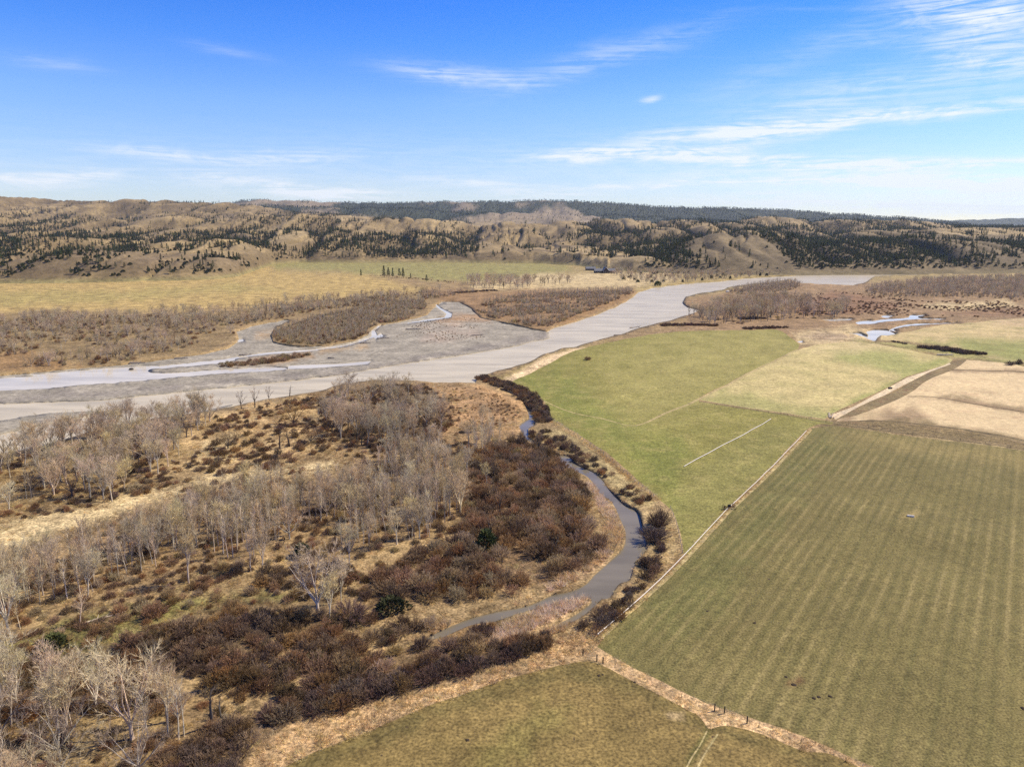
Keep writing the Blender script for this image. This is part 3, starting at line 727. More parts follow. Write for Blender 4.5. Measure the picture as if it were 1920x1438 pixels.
BASE_Y = crest((-700, 1120), (0, 1170), (200, 1190), (330, 1215), (400, 1260), (440, 1330), (470, 1500), (510, 1780), (560, 1860), (800, 1850), (1000, 1830), (1080, 1720), (1140, 1560), (1190, 1470), (1260, 1430), (1400, 1400), (1500, 1385), (1600, 1400), (1750, 1430), (1920, 1445), (2700, 1480))
def crest_z(py, Y):
    up = (719 - py) / F
    return CAM_H + Y * (-ST + up * CT) / (CT + up * ST)
def hill_h(X, Y, more=False):
    X = np.asarray(X, float); Y = np.asarray(Y, float)
    px = 960 + F * X / (np.maximum(Y, 50) * CT)
    wx = (fbm(X / 420, Y / 420, 201, 3) - .5); wy = (fbm(X / 260, Y / 260, 231, 3) - .5)
    by = np.interp(px, *BASE_Y) + wy * 70
    t = (Y - by)
    floor = 6 + 62 * sstep(t, 100, 1600) + 30 * sstep(t, 1500, 5000)
    k = 0.055; acc = np.exp(k * floor * 0.999 - k * 400) * 0
    acc = np.exp(k * (floor - 200))
    sp = fbm(X / 150 + wy * 2, Y / 900, 251, 3); spur = 1 - np.abs(sp - .5) * 4.0
    for i, (yc, (cx, cy), wf, wb) in enumerate(RIDGES):
        pyc = np.interp(px, cx, cy, left=600, right=600)
        big = min(1.0, yc / 2600)
        z = np.maximum(crest_z(pyc, yc), -40)
        s = fbm(X / (120 * (.6 + big)) + i * 9.1, Y / 1400, 300 + i, 3)
        f = wf * (0.65 + 0.75 * s); d = (Y - yc - wx * wf * 0.9 * (yc < 7000))
        tt = np.where(d < 0, -d / f, d / wb)
        prof = np.exp(-np.abs(tt) ** 1.5)
        zz = floor * (1 - prof) + z * prof
        acc = acc + np.where(z > -30, np.exp(k * (zz - 200)) * (prof > 1e-3), 0)
    h = np.log(acc) / k + 200
    h = h - 3.5
    # erosion: rounded spurs and sharp gullies
    a = sstep(h, 8, 60)
    g1 = 1 - np.abs(fbm(X / 230 + wx * 1.3, Y / 1700 + wy * .5, 401, 3) - .5) * 2.5
    g2 = 1 - np.abs(fbm(X / 66 + wy * 1.6, Y / 420, 431, 3) - .5) * 2
    far = 1 - sstep(Y, 3000, 4600) * .72
    g1 = np.clip(g1, 0, 1)
    h = h - (g1 ** 4) * 36 * a * far - (g2 ** 5) * 15 * a * far + 7 * a * (.5 - g1) + (fbm(X / 60, Y / 60, 461, 4) - .5) * 5 * a + (fbm(X / 18, Y / 18, 471, 3) - .5) * 2.2 * a * (Y < 4200)
    h = h * sstep(t, -20, 90) - 3.0 * (1 - sstep(t, -30, 50))
    return (h, g1) if more else h

def hill_noise_wood(X, Y, H, px, py):
    """how wooded a place on the hills is, 0..1"""
    n = fbm(X / 170, Y / 260, 501, 4); n2 = fbm(X / 45, Y / 60, 521, 3)
    w = np.interp(px, [-600, 300, 600, 900, 1250, 1500, 1920, 2600], [.50, .50, .55, .42, .52, .58, .54, .54])
    return n * .55 + n2 * .45 + (w - .5)

def hills_mat():
    m, t, b, _ = mat_new('dry_hill_grass')
    at = t.new('ShaderNodeAttribute', attribute_name='base'); p = wpos(t)
    c = at.outputs['Color']
    v = t.m('MULTIPLY', t.lin(t.noise(p, 1 / 60, 5, .6), .3, .7, .72, 1.25), t.lin(t.noise(p, 1 / 9, 4, .65), .3, .7, .72, 1.28))
    c = t.mix(1.0, c, v, 'MULTIPLY')
    # sagebrush and rock speckle
    c = t.mix(t.smooth(t.noise(p, 1 / 7, 3, .6), .57, .65, 0, .7), c, (0.085, 0.068, 0.038))
    t.l.new(c, b.inputs['Base Color'])
    bp = t.new('ShaderNodeBump'); bp.inputs['Strength'].default_value = .5; bp.inputs['Distance'].default_value = 3
    t.l.new(t.noise(p, 1 / 14, 5, .6), bp.inputs['Height']); t.l.new(bp.outputs[0], b.inputs['Normal'])
    return m
HILL = {}
def build_hills():
    cols = np.concatenate([np.arange(-560, -40, 8), np.arange(-40, 1960, 2.0), np.arange(1960, 2480, 8)])
    ta = (cols - 960) / F / CT                      # X / Y
    d = [1080.0]
    while d[-1] < 2700: d.append(d[-1] * 1.0058)
    while d[-1] < 4600: d.append(d[-1] * 1.011)
    while d[-1] < 12500: d.append(d[-1] * 1.026)
    d = np.array(d)
    Y, A = np.meshgrid(d, ta, indexing='ij'); X = Y * A
    H, G1 = hill_h(X, Y, True); G1 = G1.ravel()
    nr, nc = H.shape
    px, py = UNP(X.ravel(), Y.ravel(), H.ravel())
    # colour
    x, y, h = X.ravel(), Y.ravel(), H.ravel()
    gy = np.gradient(H, axis=0) / np.gradient(Y, axis=0); gx = np.gradient(H, axis=1) / (np.gradient(X, axis=1) + 1e-6)
    slope = np.hypot(gx, gy).ravel()
    tan = np.array((0.25, 0.183, 0.09)); brown = np.array((0.135, 0.098, 0.052)); green = np.array((0.23, 0.20, 0.08)); pale = np.array((0.36, 0.27, 0.135)); grey = np.array((0.30, 0.25, 0.2))
    n = fbm(x / 300, y / 300, 601, 4); n2 = fbm(x / 90, y / 90, 611, 3)
    c = np.tile(tan, (len(x), 1))
    def mixc(col, w): 
        nonlocal c; c = c * (1 - w[:, None]) + np.array(col) * w[:, None]
    mixc(pale, sstep(n, .52, .7) * .8)
    mixc(brown, sstep(n2 + (slope - .3) * .4, .46, .64) * .85)
    mixc((0.105, 0.078, 0.042), sstep(G1, .76, .93) * sstep(h, 8, 30) * .85)
    mixc(pale, sstep(G1, .55, .25) * sstep(h, 20, 60) * .45)
    mixc(green, sstep(h, 9, 1) * .7)
    bl = sstep(np.interp(px, [1150, 1300, 2600], [0, 1, 1]) * (py > 436) * 1.0, .1, .9) * (y < 2300)
    mixc((0.135, 0.105, 0.062), bl * .75)
    bl2 = ((px < 470) & (y < 1500)) * sstep(h, 8, 25)
    mixc((0.165, 0.122, 0.07), bl2 * .85)
    # the far forested ridge
    fr = sstep(y, 5200, 5700)
    fw = fbm(x / 520, y / 900, 641, 5) + np.interp(px, [300, 600, 880, 960, 1090, 1150, 1700], [.05, .05, .04, -.10, -.08, .16, .22])
    forest = sstep(fw, .43, .50) * fr
    mixc((0.235, 0.185, 0.125), fr * .85)
    mixc((0.028, 0.04, 0.026), forest * .93)
    q = np.arange(nr * nc).reshape(nr, nc)
    f = np.column_stack([q[:-1, :-1].ravel(), q[:-1, 1:].ravel(), q[1:, 1:].ravel(), q[1:, :-1].ravel()])
    me = mesh_np('hills', np.column_stack([x, y, h]), f, [hills_mat()], smooth=True)
    at = me.color_attributes.new('base', 'FLOAT_COLOR', 'POINT')
    at.data.foreach_set('color', np.column_stack([c, np.ones(len(c))]).astype(np.float32).ravel())
    tag(link('hills', me), kind='structure')
    # horizon profile for finding what the camera can see
    elev = (H - CAM_H) / np.hypot(X, Y)
    HILL.update(d=d, ta=ta, mx=np.maximum.accumulate(elev, 0), forest=forest)
build_hills()
def hill_visible(X, Y, Z, margin):
    i = np.clip(np.searchsorted(HILL['d'], Y) - 2, 0, len(HILL['d']) - 1)
    j = np.clip(np.searchsorted(HILL['ta'], X / Y), 0, len(HILL['ta']) - 1)
    e = (Z + margin - CAM_H) / np.hypot(X, Y)
    return (e > HILL['mx'][i, j]) | (Y < 1150)

# the wide plain under and beyond everything
def build_plain():
    n = 64; R = 13000
    v = [(0, 0, -7)] + [(R * math.cos(2 * math.pi * k / n), R * math.sin(2 * math.pi * k / n), -7) for k in range(n)]
    me = mesh_np('plain', v, [(0, 1 + k, 1 + (k + 1) % n) for k in range(n)], [plain_mat('plain_grass', (0.30, 0.22, 0.11), var=.3, scale=.01)])
    tag(link('plain', me), kind='structure')
build_plain()

# ------------------------------------------------------------------ plants: prototypes
def rvec(r, s=1.0):
    return Vector((r.uniform(-s, s), r.uniform(-s, s), r.uniform(-s, s)))
def perp(d, r):
    a = d.cross(rvec(r))
    return a.normalized() if a.length > 1e-6 else Vector((1, 0, 0))
def bend_path(p, d, L, n, r, wob, up):
    pts = [p.copy()]
    d = d.normalized()
    for i in range(n):
        d = (d + rvec(r, wob) + Vector((0, 0, up))).normalized()
        p = p + d * (L / n); pts.append(p.copy())
    return pts
def at_path(pts, t):
    f = t * (len(pts) - 1); i = min(int(f), len(pts) - 2); u = f - i
    return pts[i].lerp(pts[i + 1], u), (pts[i + 1] - pts[i]).normalized()
def twig(mb, p, d, L, w, r):
    s = d.cross(rvec(r))
    if s.length < 1e-6: s = Vector((1, 0, 0))
    s = s.normalized() * w * .5
    tip = p + d * L
    mb.tri(p - s, p + s, tip)

def make_tree(seed, H=15, trunk_r=.32, fork=.28, limbs=5, spread=(18, 48), nbr=8, nsub=6, ntw=7, twl=1.5, tww=.055, up=.10, lean=.03, wob=.16, brl=.36, dead=False):
    r = random.Random(seed); tr = MB(); cr = MB()
    d0 = (Vector((0, 0, 1)) + Vector((r.uniform(-lean, lean), r.uniform(-lean, lean), 0))).normalized()
    base = bend_path(Vector((0, 0, -.3)), d0, H * fork + .3, 4, r, .05, .03)
    tr.tube(base, [trunk_r * 1.25, trunk_r, trunk_r * .92, trunk_r * .86, trunk_r * .8], 7)
    top = base[-1]
    for i in range(limbs):
        ang = math.radians(r.uniform(*spread)) if i else math.radians(r.uniform(0, spread[0]))
        az_ = 2 * math.pi * (i + r.uniform(-.25, .25)) / max(1, limbs - 1)
        d = Vector((math.sin(ang) * math.cos(az_), math.sin(ang) * math.sin(az_), math.cos(ang)))
        L = H * (1 - fork) * r.uniform(.82, 1.02) * (1 if i else 1.05)
        s0 = at_path(base, r.uniform(.8, 1.0))[0]
        path = bend_path(s0, d, L, 6, r, wob, up)
        rr = trunk_r * r.uniform(.5, .66)
        tr.tube(path, [rr * (1 - .88 * k / 6) for k in range(7)], 5)
        for b in range(nbr):
            t = r.uniform(.22, .98) if b else 1.0
            q, dd = at_path(path, t * .999)
            a2 = math.radians(r.uniform(25, 62))
            bd = (dd * math.cos(a2) + perp(dd, r) * math.sin(a2)).normalized()
            BL = L * brl * (1.15 - .6 * t) * r.uniform(.7, 1.2)
            bp = bend_path(q, bd, BL, 3, r, wob * 1.2, up * 1.3)
            br = max(.028, rr * (1 - .8 * t) * .5)
            tr.tube(bp, [br, br * .7, br * .45, br * .2], 3, False)
            for s in range(nsub):
                t2 = r.uniform(.25, 1)
                q2, d2 = at_path(bp, t2 * .999)
                a3 = math.radians(r.uniform(20, 60))
                sd = (d2 * math.cos(a3) + perp(d2, r) * math.sin(a3) + Vector((0, 0, up))).normalized()
                SL = twl * r.uniform(.8, 1.5)
                q3 = q2 + sd * SL
                twig(cr, q2, sd, SL * 1.05, tww * 1.5, r)
                for w in range(ntw):
                    u = r.uniform(.1, 1)
                    wd = (sd + rvec(r, .75) + Vector((0, 0, .25))).normalized()
                    twig(cr, q2.lerp(q3, u), wd, twl * r.uniform(.45, 1.0), tww, r)
    return tr, cr
def make_slender(seed, H=11, r0=.13, nb=26, w=1.5, tww=.045, start=.38, ntw=13, twl=1.0):
    """young straight cottonwood or aspen: one pole, upswept short branches"""
    r = random.Random(seed); tr = MB(); cr = MB()
    path = bend_path(Vector((0, 0, -.3)), Vector((r.uniform(-.06, .06), r.uniform(-.06, .06), 1)), H + .3, 6, r, .045, .03)
    tr.tube(path, [r0 * (1.1 - 1.0 * k / 6) for k in range(7)], 5)
    for b in range(nb):
        t = start + (1 - start) * (b + r.random()) / nb * .98
        q, dd = at_path(path, min(t, .999))
        a = math.radians(r.uniform(22, 48)); pz = perp(dd, r)
        bd = (dd * math.cos(a) + pz * math.sin(a)).normalized()
        L = w * (1.35 - .9 * abs(t - .55)) * r.uniform(.7, 1.3)
        bp = bend_path(q, bd, L, 2, r, .15, .12)
        tr.tube(bp, [.035, .022, .008], 3, False)
        for k in range(ntw):
            u = r.uniform(.15, 1); q2, d2 = at_path(bp, u * .999)
            wd = (d2 + rvec(r, .6) + Vector((0, 0, .35))).normalized()
            twig(cr, q2, wd, twl * r.uniform(.5, 1.1), tww, r)
    return tr, cr
def make_shrub(seed, R=2.2, H=3.0, stems=150, ntw=26, tww=.045, squash=1.0, dense=.5):
    """many stems fanning from a crown of roots into a dome of fine twigs"""
    r = random.Random(seed); mb = MB()
    lob = [(r.uniform(0, 6.28), r.uniform(.75, 1.15)) for _ in range(5)]
    for s in range(stems):
        a = r.uniform(0, 2 * math.pi); rad = math.sqrt(r.random())
        k = .82 + .22 * math.sin(a * 2 + lob[0][0]) * lob[0][1] * .6 + .12 * math.sin(a * 5 + lob[1][0])
        el_ = math.radians(90 - 74 * rad + r.uniform(-8, 8))
        d = Vector((math.cos(a) * math.cos(el_) * R, math.sin(a) * math.cos(el_) * R * squash, math.sin(el_) * H))
        L = d.length * k * r.uniform(.80, 1.0); d.normalize()
        b0 = Vector((math.cos(a) * rad * R * .22, math.sin(a) * rad * R * .22, -.1))
        path = bend_path(b0, d, L, 3, r, .13, .05)
        sd = d.cross(rvec(r)).normalized() * .03
        mb.add([path[0] - sd, path[0] + sd, path[2] + sd * .5, path[2] - sd * .5], [(0, 1, 2, 3)])
        twig(mb, path[2], (path[3] - path[2]).normalized(), L / 3, .04, r)
        for k2 in range(ntw):
            u = r.uniform(dense, 1); q, dd = at_path(path, u * .999)
            wd = (dd + rvec(r, .8) + Vector((0, 0, .2))).normalized()
            twig(mb, q, wd, r.uniform(.3, .75) * min(.7, R * .2 + .2), tww, r)
    return mb
def make_juniper(seed, R=1.5, H=2.6, n=420):
    r = random.Random(seed); mb = MB()
    for i in range(n):
        a = r.uniform(0, 6.283); z = r.random() ** .8; rad = R * math.sqrt(max(0, 1 - (z * 1.0) ** 1.7)) * r.uniform(.55, 1.05) * (1 + .18 * math.sin(3 * a + seed))
        p = Vector((math.cos(a) * rad, math.sin(a) * rad, z * H))
        d = Vector((math.cos(a) * .7, math.sin(a) * .7, .8)) + rvec(r, .5); d.normalize()
        L = r.uniform(.35, .7); s = d.cross(rvec(r)).normalized() * r.uniform(.14, .26)
        mb.tri(p - s, p + s, p + d * L)
    return mb
def make_pine(seed, H=14, R=2.5, n=420, bare=.16, top=.12):
    """ponderosa: trunk, whorls of drooping needle sprays, gaps between them"""
    r = random.Random(seed); tr = MB(); cr = MB()
    tr.tube([(0, 0, -.8), (r.uniform(-.1, .1), 0, H * .5), (0, 0, H * .97)], [.26, .17, .04], 6)
    tiers = 11; phase = [r.uniform(0, 6.28) for _ in range(tiers)]
    for i in range(n):
        k = r.random() ** 1.25
        tier = int(k * tiers); t = bare + (1 - bare) * (tier + .5 + r.uniform(-.35, .35)) / tiers
        prof = (1 - ((t - bare) / (1 - bare))) ** .75 * (.75 + .25 * math.sin(phase[tier] * 3)) + top * .3
        a = phase[tier] + round(r.uniform(0, 5)) * 1.18 + r.uniform(-.38, .38)
        rad = R * prof * r.uniform(.25, 1.0)
        p = Vector((math.cos(a) * rad, math.sin(a) * rad, t * H + r.uniform(-.2, .2)))
        d = Vector((math.cos(a), math.sin(a), r.uniform(-.15, .55))).normalized()
        L = r.uniform(.6, 1.15); s = d.cross(rvec(r)).normalized() * r.uniform(.25, .45)
        cr.add([p - s, p + d * L * .5 - s * .4, p + d * L, p + d * L * .5 + s * .9, p + s * .6], [(0, 1, 2, 3, 4)])
    for j in range(14):
        a = r.uniform(0, 6.28); s = Vector((math.cos(a), math.sin(a), 0)) * .16
        cr.tri(Vector((0, 0, H * .9)) - s, Vector((0, 0, H * .9)) + s, Vector((r.uniform(-.05, .05), 0, H * (1.0 + r.uniform(-.04, .04)))))
    return tr, cr
def make_snag(seed, H=9):
    r = random.Random(seed); tr = MB(); cr = MB()
    path = bend_path(Vector((0, 0, -.3)), Vector((r.uniform(-.15, .15), r.uniform(-.15, .15), 1)), H, 5, r, .08, .02)
    tr.tube(path, [.42, .36, .3, .22, .14, .05], 6)
    for b in range(9):
        q, dd = at_path(path, r.uniform(.3, .98)); a = math.radians(r.uniform(35, 70))
        bp = bend_path(q, dd * math.cos(a) + perp(dd, r) * math.sin(a), H * r.uniform(.14, .3), 3, r, .22, .12)
        cr.tube(bp, [.12, .08, .05, .015], 4, False)
        for k in range(4):
            q2, d2 = at_path(bp, r.uniform(.3, .99))
            cr.tube([q2, q2 + (d2 + rvec(r, .8)).normalized() * r.uniform(.5, 1.2)], [.035, .008], 3, False)
    return tr, cr

BARK_G = plant_mat('grey_bark', (0.36, 0.31, 0.25), var=.25)
BARK_P = plant_mat('pale_bark', (0.60, 0.49, 0.345), var=.18)
BARK_D = plant_mat('dark_bark', (0.095, 0.075, 0.06), var=.3)
TW_GREY = plant_mat('grey_twigs', (0.49, 0.385, 0.245), var=.25, trans=.25)
TW_PALE = plant_mat('pale_twigs', (0.61, 0.49, 0.30), var=.18, trans=.25)
TW_BROWN = plant_mat('brown_twigs', (0.31, 0.21, 0.115), var=.3, trans=.25)
TW_OCHRE = plant_mat('ochre_twigs', (0.34, 0.21, 0.095), var=.25, trans=.25)
SH_BROWN = plant_mat('shrub_brown', (0.335, 0.212, 0.115), var=.35, hue=.012, trans=.2)
SH_DARK = plant_mat('shrub_dark', (0.215, 0.14, 0.08), var=.3, hue=.015, trans=.15)
SH_RUST = plant_mat('shrub_rust', (0.285, 0.17, 0.084), var=.3, hue=.012, trans=.2)
SH_TAN = plant_mat('shrub_tan', (0.42, 0.305, 0.17), var=.25, trans=.25)
SH_PURP = plant_mat('shrub_purple', (0.165, 0.112, 0.085), var=.25, trans=.15)
SH_RED = plant_mat('shrub_red', (0.18, 0.095, 0.06), var=.25, trans=.15)
JUNI = plant_mat('juniper_green', (0.06, 0.068, 0.024), var=.4, trans=.15)
PINE = plant_mat('pine_needles', (0.075, 0.092, 0.034), var=.45, hue=.025, trans=.25)
PBARK = plant_mat('pine_bark', (0.14, 0.085, 0.055), var=.2)

# kind -> list of (trunk mesh or None, crown mesh)
KIND = {}
def reg(kind, shapes, mt, mc):
    KIND[kind] = []
    for s in shapes:
        if isinstance(s, tuple): KIND[kind].append((s[0].mesh('trunk', mt), s[1].mesh('crown', mc)))
        else: KIND[kind].append((None, s.mesh('shrub', mc)))
_ct = [make_tree(10, 15, .34, .24, 6, (16, 46)), make_tree(11, 15, .30, .32, 5, (12, 36), nbr=9), make_tree(12, 15, .36, .2, 7, (20, 52), nbr=7), make_tree(13, 15, .28, .36, 4, (12, 34), nbr=10), make_tree(14, 15, .31, .26, 5, (22, 58), nbr=8, wob=.24), make_tree(15, 15, .27, .42, 6, (10, 40), nbr=7, lean=.15, wob=.2)]
reg('cottonwood', _ct, BARK_G, TW_GREY)
KIND['pale_cottonwood'] = []
reg('pale_cottonwood', [make_tree(20, 15, .26, .3, 5, (10, 32), nbr=9, tww=.06), make_tree(21, 15, .24, .36, 4, (10, 30), nbr=10, tww=.06), make_tree(22, 15, .32, .22, 6, (18, 48), nbr=8, tww=.06)], BARK_P, TW_PALE)
reg('slender', [make_slender(30, w=1.9, nb=32), make_slender(31, w=2.3, nb=36), make_slender(32, w=1.6, nb=30, start=.42), make_slender(33, w=2.0, nb=34, start=.28), make_slender(36, w=2.6, nb=30, start=.34), make_slender(37, w=1.4, nb=26, start=.5, ntw=10)], BARK_G, TW_GREY)
reg('pale_slender', [make_slender(34, w=1.9, nb=32, r0=.15), make_slender(35, w=2.3, nb=36, r0=.16)], BARK_P, TW_PALE)
reg('brown_tree', [make_tree(40, 8, .24, .16, 7, (28, 62), nbr=9, twl=.95, tww=.045, up=.12), make_tree(41, 8, .28, .2, 6, (24, 58), nbr=9, twl=.9, tww=.045, up=.12)], BARK_D, TW_OCHRE)
reg('dark_tree', [make_tree(45, 9, .3, .3, 5, (14, 42), nbr=6, nsub=4, ntw=5, twl=.8, tww=.045), make_tree(46, 9, .34, .34, 4, (14, 46), nbr=6, nsub=4, ntw=5, twl=.8, tww=.045)], BARK_D, TW_BROWN)
reg('snag', [make_snag(50), make_snag(51), make_snag(52)], BARK_D, BARK_D)
_sh = [make_shrub(60), make_shrub(61, 2.3, 2.8, squash=.8), make_shrub(62, 1.9, 3.3), make_shrub(63, 2.4, 2.6, squash=1.2), make_shrub(64, 2.0, 2.9, stems=70, ntw=24, dense=.6), make_shrub(65, 2.7, 2.3, stems=140, squash=.7)]
for nm, mm in (('brown_shrub', SH_BROWN), ('dark_shrub', SH_DARK), ('rust_shrub', SH_RUST), ('tan_shrub', SH_TAN), ('purple_shrub', SH_PURP), ('red_shrub', SH_RED)):
    reg(nm, _sh, None, mm)
reg('willow_clump', [make_shrub(67, 1.5, 4.2, stems=90, ntw=16, tww=.05, dense=.3), make_shrub(68, 1.8, 3.8, stems=100, ntw=16, tww=.05, dense=.3)], None, plant_mat('willow_grey', (0.45, 0.35, 0.205), var=.22, trans=.25))
reg('big_shrub', [make_shrub(66, 4.3, 8.0, stems=420, ntw=30, tww=.06, dense=.45)], None, SH_PURP)
reg('juniper', [make_juniper(70), make_juniper(71, 1.8, 2.0), make_juniper(72, 1.2, 3.0)], None, JUNI)
reg('pine', [make_pine(80), make_pine(81, R=2.1), make_pine(82, R=3.0, bare=.22), make_pine(83, R=1.7), make_pine(84, R=2.8, n=340, bare=.28, top=.5)], PBARK, PINE)
BASEH = {'cottonwood': 16, 'pale_cottonwood': 16, 'slender': 11.3, 'pale_slender': 11.3, 'brown_tree': 8.4, 'dark_tree': 9.5, 'snag': 9, 'brown_shrub': 2.8, 'dark_shrub': 2.8, 'rust_shrub': 2.8, 'tan_shrub': 2.8, 'purple_shrub': 2.8, 'red_shrub': 2.8, 'big_shrub': 8.0, 'willow_clump': 4.0, 'juniper': 2.6, 'pine': 14}
FAM = {k: ('tree' if k in ('cottonwood', 'pale_cottonwood', 'slender', 'pale_slender', 'brown_tree', 'dark_tree', 'snag') else 'pine' if k == 'pine' else 'shrub') for k in BASEH}

# ------------------------------------------------------------------ where the plants stand
PLANTS = []      # dict(kind, var, x, y, z, s, sx, rot, zone, fixed label)
WATERPX = [p for n, ps in REGIONS if n in WATER for p in ps]
FIELDPX = [p for n, ps in REGIONS if n in ('green_field', 'hay_field', 'striped_field', 'pasture', 'bare_field', 'stubble_strip', 'dirt_track') for p in ps]
DRYPX = strip(*DRYSTRIP)
def gz(x, y): return float(und(np.array([x]), np.array([y]))[0])
def scatter(zone, place, poly, kinds, spacing, hr, clump=0.0, cs=25.0, seed=0, on_gravel=False, keep_out=True):
    g = PA(poly)
    lo, hi = g.min(0), g.max(0)
    r = np.random.default_rng(1000 + seed)
    nx, ny = int((hi[0] - lo[0]) / spacing) + 2, int((hi[1] - lo[1]) / (spacing * .87)) + 2
    i, j = np.meshgrid(np.arange(nx), np.arange(ny))
    x = lo[0] + (i + .5 * (j % 2)) * spacing + r.uniform(-.48, .48, i.shape) * spacing
    y = lo[1] + j * spacing * .87 + r.uniform(-.48, .48, i.shape) * spacing
    x, y = x.ravel(), y.ravel()
    px, py = UNP(x, y, 0)
    m = inpoly(px, py, poly)
    if clump: m &= (fbm(x / cs, y / cs, 900 + seed, 3) > clump + r.uniform(-.05, .05, len(x)))
    for q in WATERPX: m &= ~inpoly(px, py, q)
    m &= ~inpoly(px, py, DRYPX)
    if keep_out:
        for q in FIELDPX: m &= ~inpoly(px, py, q)
    x, y = x[m], y[m]
    z = und(x, y) if not on_gravel else np.full(len(x), -.5)
    names = [k for k, _ in kinds]; w = np.array([q for _, q in kinds], float); w /= w.sum()
    pick = r.choice(len(names), len(x), p=w)
    ph = fbm(x / 18, y / 18, 950 + seed, 2)
    for a, b, c, k, h in zip(x, y, z, pick, ph):
        kd = names[k]; H = hr[kd] if isinstance(hr, dict) else hr
        hh = H[0] + (H[1] - H[0]) * min(1, max(0, (h - .2) / .6 * .6 + r.random() * .4))
        s = hh / BASEH[kd]
        PLANTS.append(dict(kind=kd, var=int(r.integers(len(KIND[kd]))), x=float(a), y=float(b), z=float(c) - .05, s=s, sx=s * r.uniform(.88, 1.16), rot=r.uniform(0, 6.28), zone=zone, place=place, label=None))
def put(kind, px, py, h, label, var=0, wide=1.0, rot=0.0, zone=None, place=None):
    x, y = P(px, py); s = h / BASEH[kind]
    PLANTS.append(dict(kind=kind, var=var % len(KIND[kind]), x=x, y=y, z=gz(x, y) - .05, s=s, sx=s * wide, rot=rot, zone=zone, place=place, label=label))

# hand-placed individuals that stand out in the photo
put('pale_cottonwood', 597, 1152, 17.5, 'tall pale cottonwood with a wide domed crown amid brown shrubs below the aspen stand', 2, 1.15)
put('pale_cottonwood', 618, 1160, 12, 'narrower pale cottonwood standing close beside the wide domed one', 0, .85)
put('pale_cottonwood', 640, 1130, 12, 'small pale cottonwood just behind the wide domed cottonwood', 1, .75)
put('pale_cottonwood', 354, 1092, 15.5, 'lone pale forked cottonwood with white trunk in front of the slender aspens', 1, .85)
put('pale_cottonwood', 492, 1066, 12.5, 'white-trunked clump tree between dark shrubs at the front of the aspen stand', 0, .9)
put('pale_cottonwood', 470, 1070, 11, 'thin leaning white-trunked tree at the left of the white-trunked clump', 1, .7)
put('pale_cottonwood', 855, 935, 16, 'tall pale upright cottonwood at the edge of the brown shrub thicket', 0, .85)
put('pale_cottonwood', 820, 955, 12, 'shorter pale cottonwood in front of the tall upright one by the thicket', 1, .9)
put('cottonwood', 655, 1060, 12.5, 'grey cottonwood with dark lower trunk in open golden grass', 1, .85)
put('brown_tree', 428, 842, 8.5, 'broad ochre-brown tree with dark forked trunk in the golden clearing', 0, 1.25)
put('brown_tree', 551, 797, 9.5, 'broad ochre-brown tree with dark trunk near the river bank', 1, 1.3)
put('brown_tree', 583, 832, 6.5, 'small ochre-brown vase-shaped tree in the golden clearing', 0, 1.1)
put('snag', 525, 842, 8.5, 'dead dark tree with thick broken trunk in the golden clearing', 0, 1.1)
put('snag', 543, 838, 7.5, 'dead dark tree leaning away beside the thick broken one', 1, 1.2, 2)
put('dark_tree', 453, 767, 9, 'dark bare tree on the river bank point, first of the row', 0, .75)
put('dark_tree', 478, 765, 10, 'dark bare tree on the river bank point, tallest of the row', 1, .8)
put('dark_tree', 505, 752, 8, 'dark bare tree on the river bank point, beside the small shrubs', 0, .7)
put('snag', 543, 742, 7, 'crooked dead stub at the water edge of the bank point', 2, .9)
put('cottonwood', 345, 800, 16, 'large grey cottonwood with spreading crown on the river bank, behind its neighbour', 2, 1.05)
put('cottonwood', 368, 798, 17, 'large grey cottonwood with several trunks reaching over the river', 0, .95)
put('cottonwood', 374, 797, 16.5, 'large grey cottonwood with round crown at the end of the river bank grove', 1, .9)
put('cottonwood', 312, 815, 15.5, 'large grey cottonwood leaning at the river bank grove centre', 0, 1.0)
put('cottonwood', 180, 838, 14.5, 'dense narrow grey cottonwood on the river edge', 3, .9)
put('dark_tree', 118, 850, 11, 'dark-trunked bare tree with open crown at the river edge', 1, 1.2)
put('cottonwood', 685, 765, 15, 'round-crowned grey cottonwood on the inner grove top near the river', 2, 1.0)
put('cottonwood', 730, 762, 16, 'tall grey cottonwood at the inner grove top near the river', 0, .95)
put('pale_cottonwood', 248, 1385, 16.5, 'wide-crowned pale cottonwood with forked trunk in the lowest grove', 2, 1.15)
put('pale_cottonwood', 125, 1380, 16, 'tall pale cottonwood with several stems in the lowest grove', 0, 1.0)
put('pale_slender', 315, 1382, 13, 'slim white-trunked tree beside the wide-crowned pale cottonwood', 1, .9)
put('pale_slender', 345, 1378, 11, 'thin white pole tree between the slim one and the leaning dark trunk', 0, .7)
put('snag', 398, 1358, 9, 'leaning dark dead trunk in golden grass above the willow hedge', 0, .9)
put('snag', 415, 1345, 5, 'short dark stub beside the leaning dead trunk', 1, .9)
put('snag', 178, 1226, 5.5, 'forked dark snag on the green strip', 2, 1.3)
put('pale_cottonwood', 15, 1180, 14, 'pale cottonwood cut off by the left edge above the green strip', 2, 1.0)
put('pale_slender', 150, 1172, 8, 'small pale bushy tree at the edge of the green strip', 1, 1.6)
put('big_shrub', 1234, 988, 7.6, 'very large round dark purple shrub beside the creek and green field', 0, 1.05)
put('purple_shrub', 1226, 1012, 5.0, 'medium grey-purple shrub just below the very large dark one', 0, 1.2)
put('purple_shrub', 1219, 1058, 3.4, 'dark shrub on the creek bank below the grey-purple one', 1, 1.2)
put('juniper', 103, 1218, 3.6, 'bright green juniper bush alone on the green strip', 0, 1.4)
put('juniper', 912, 1030, 4.6, 'dark green juniper rising from the brown thicket by the small pool', 2, 1.3)
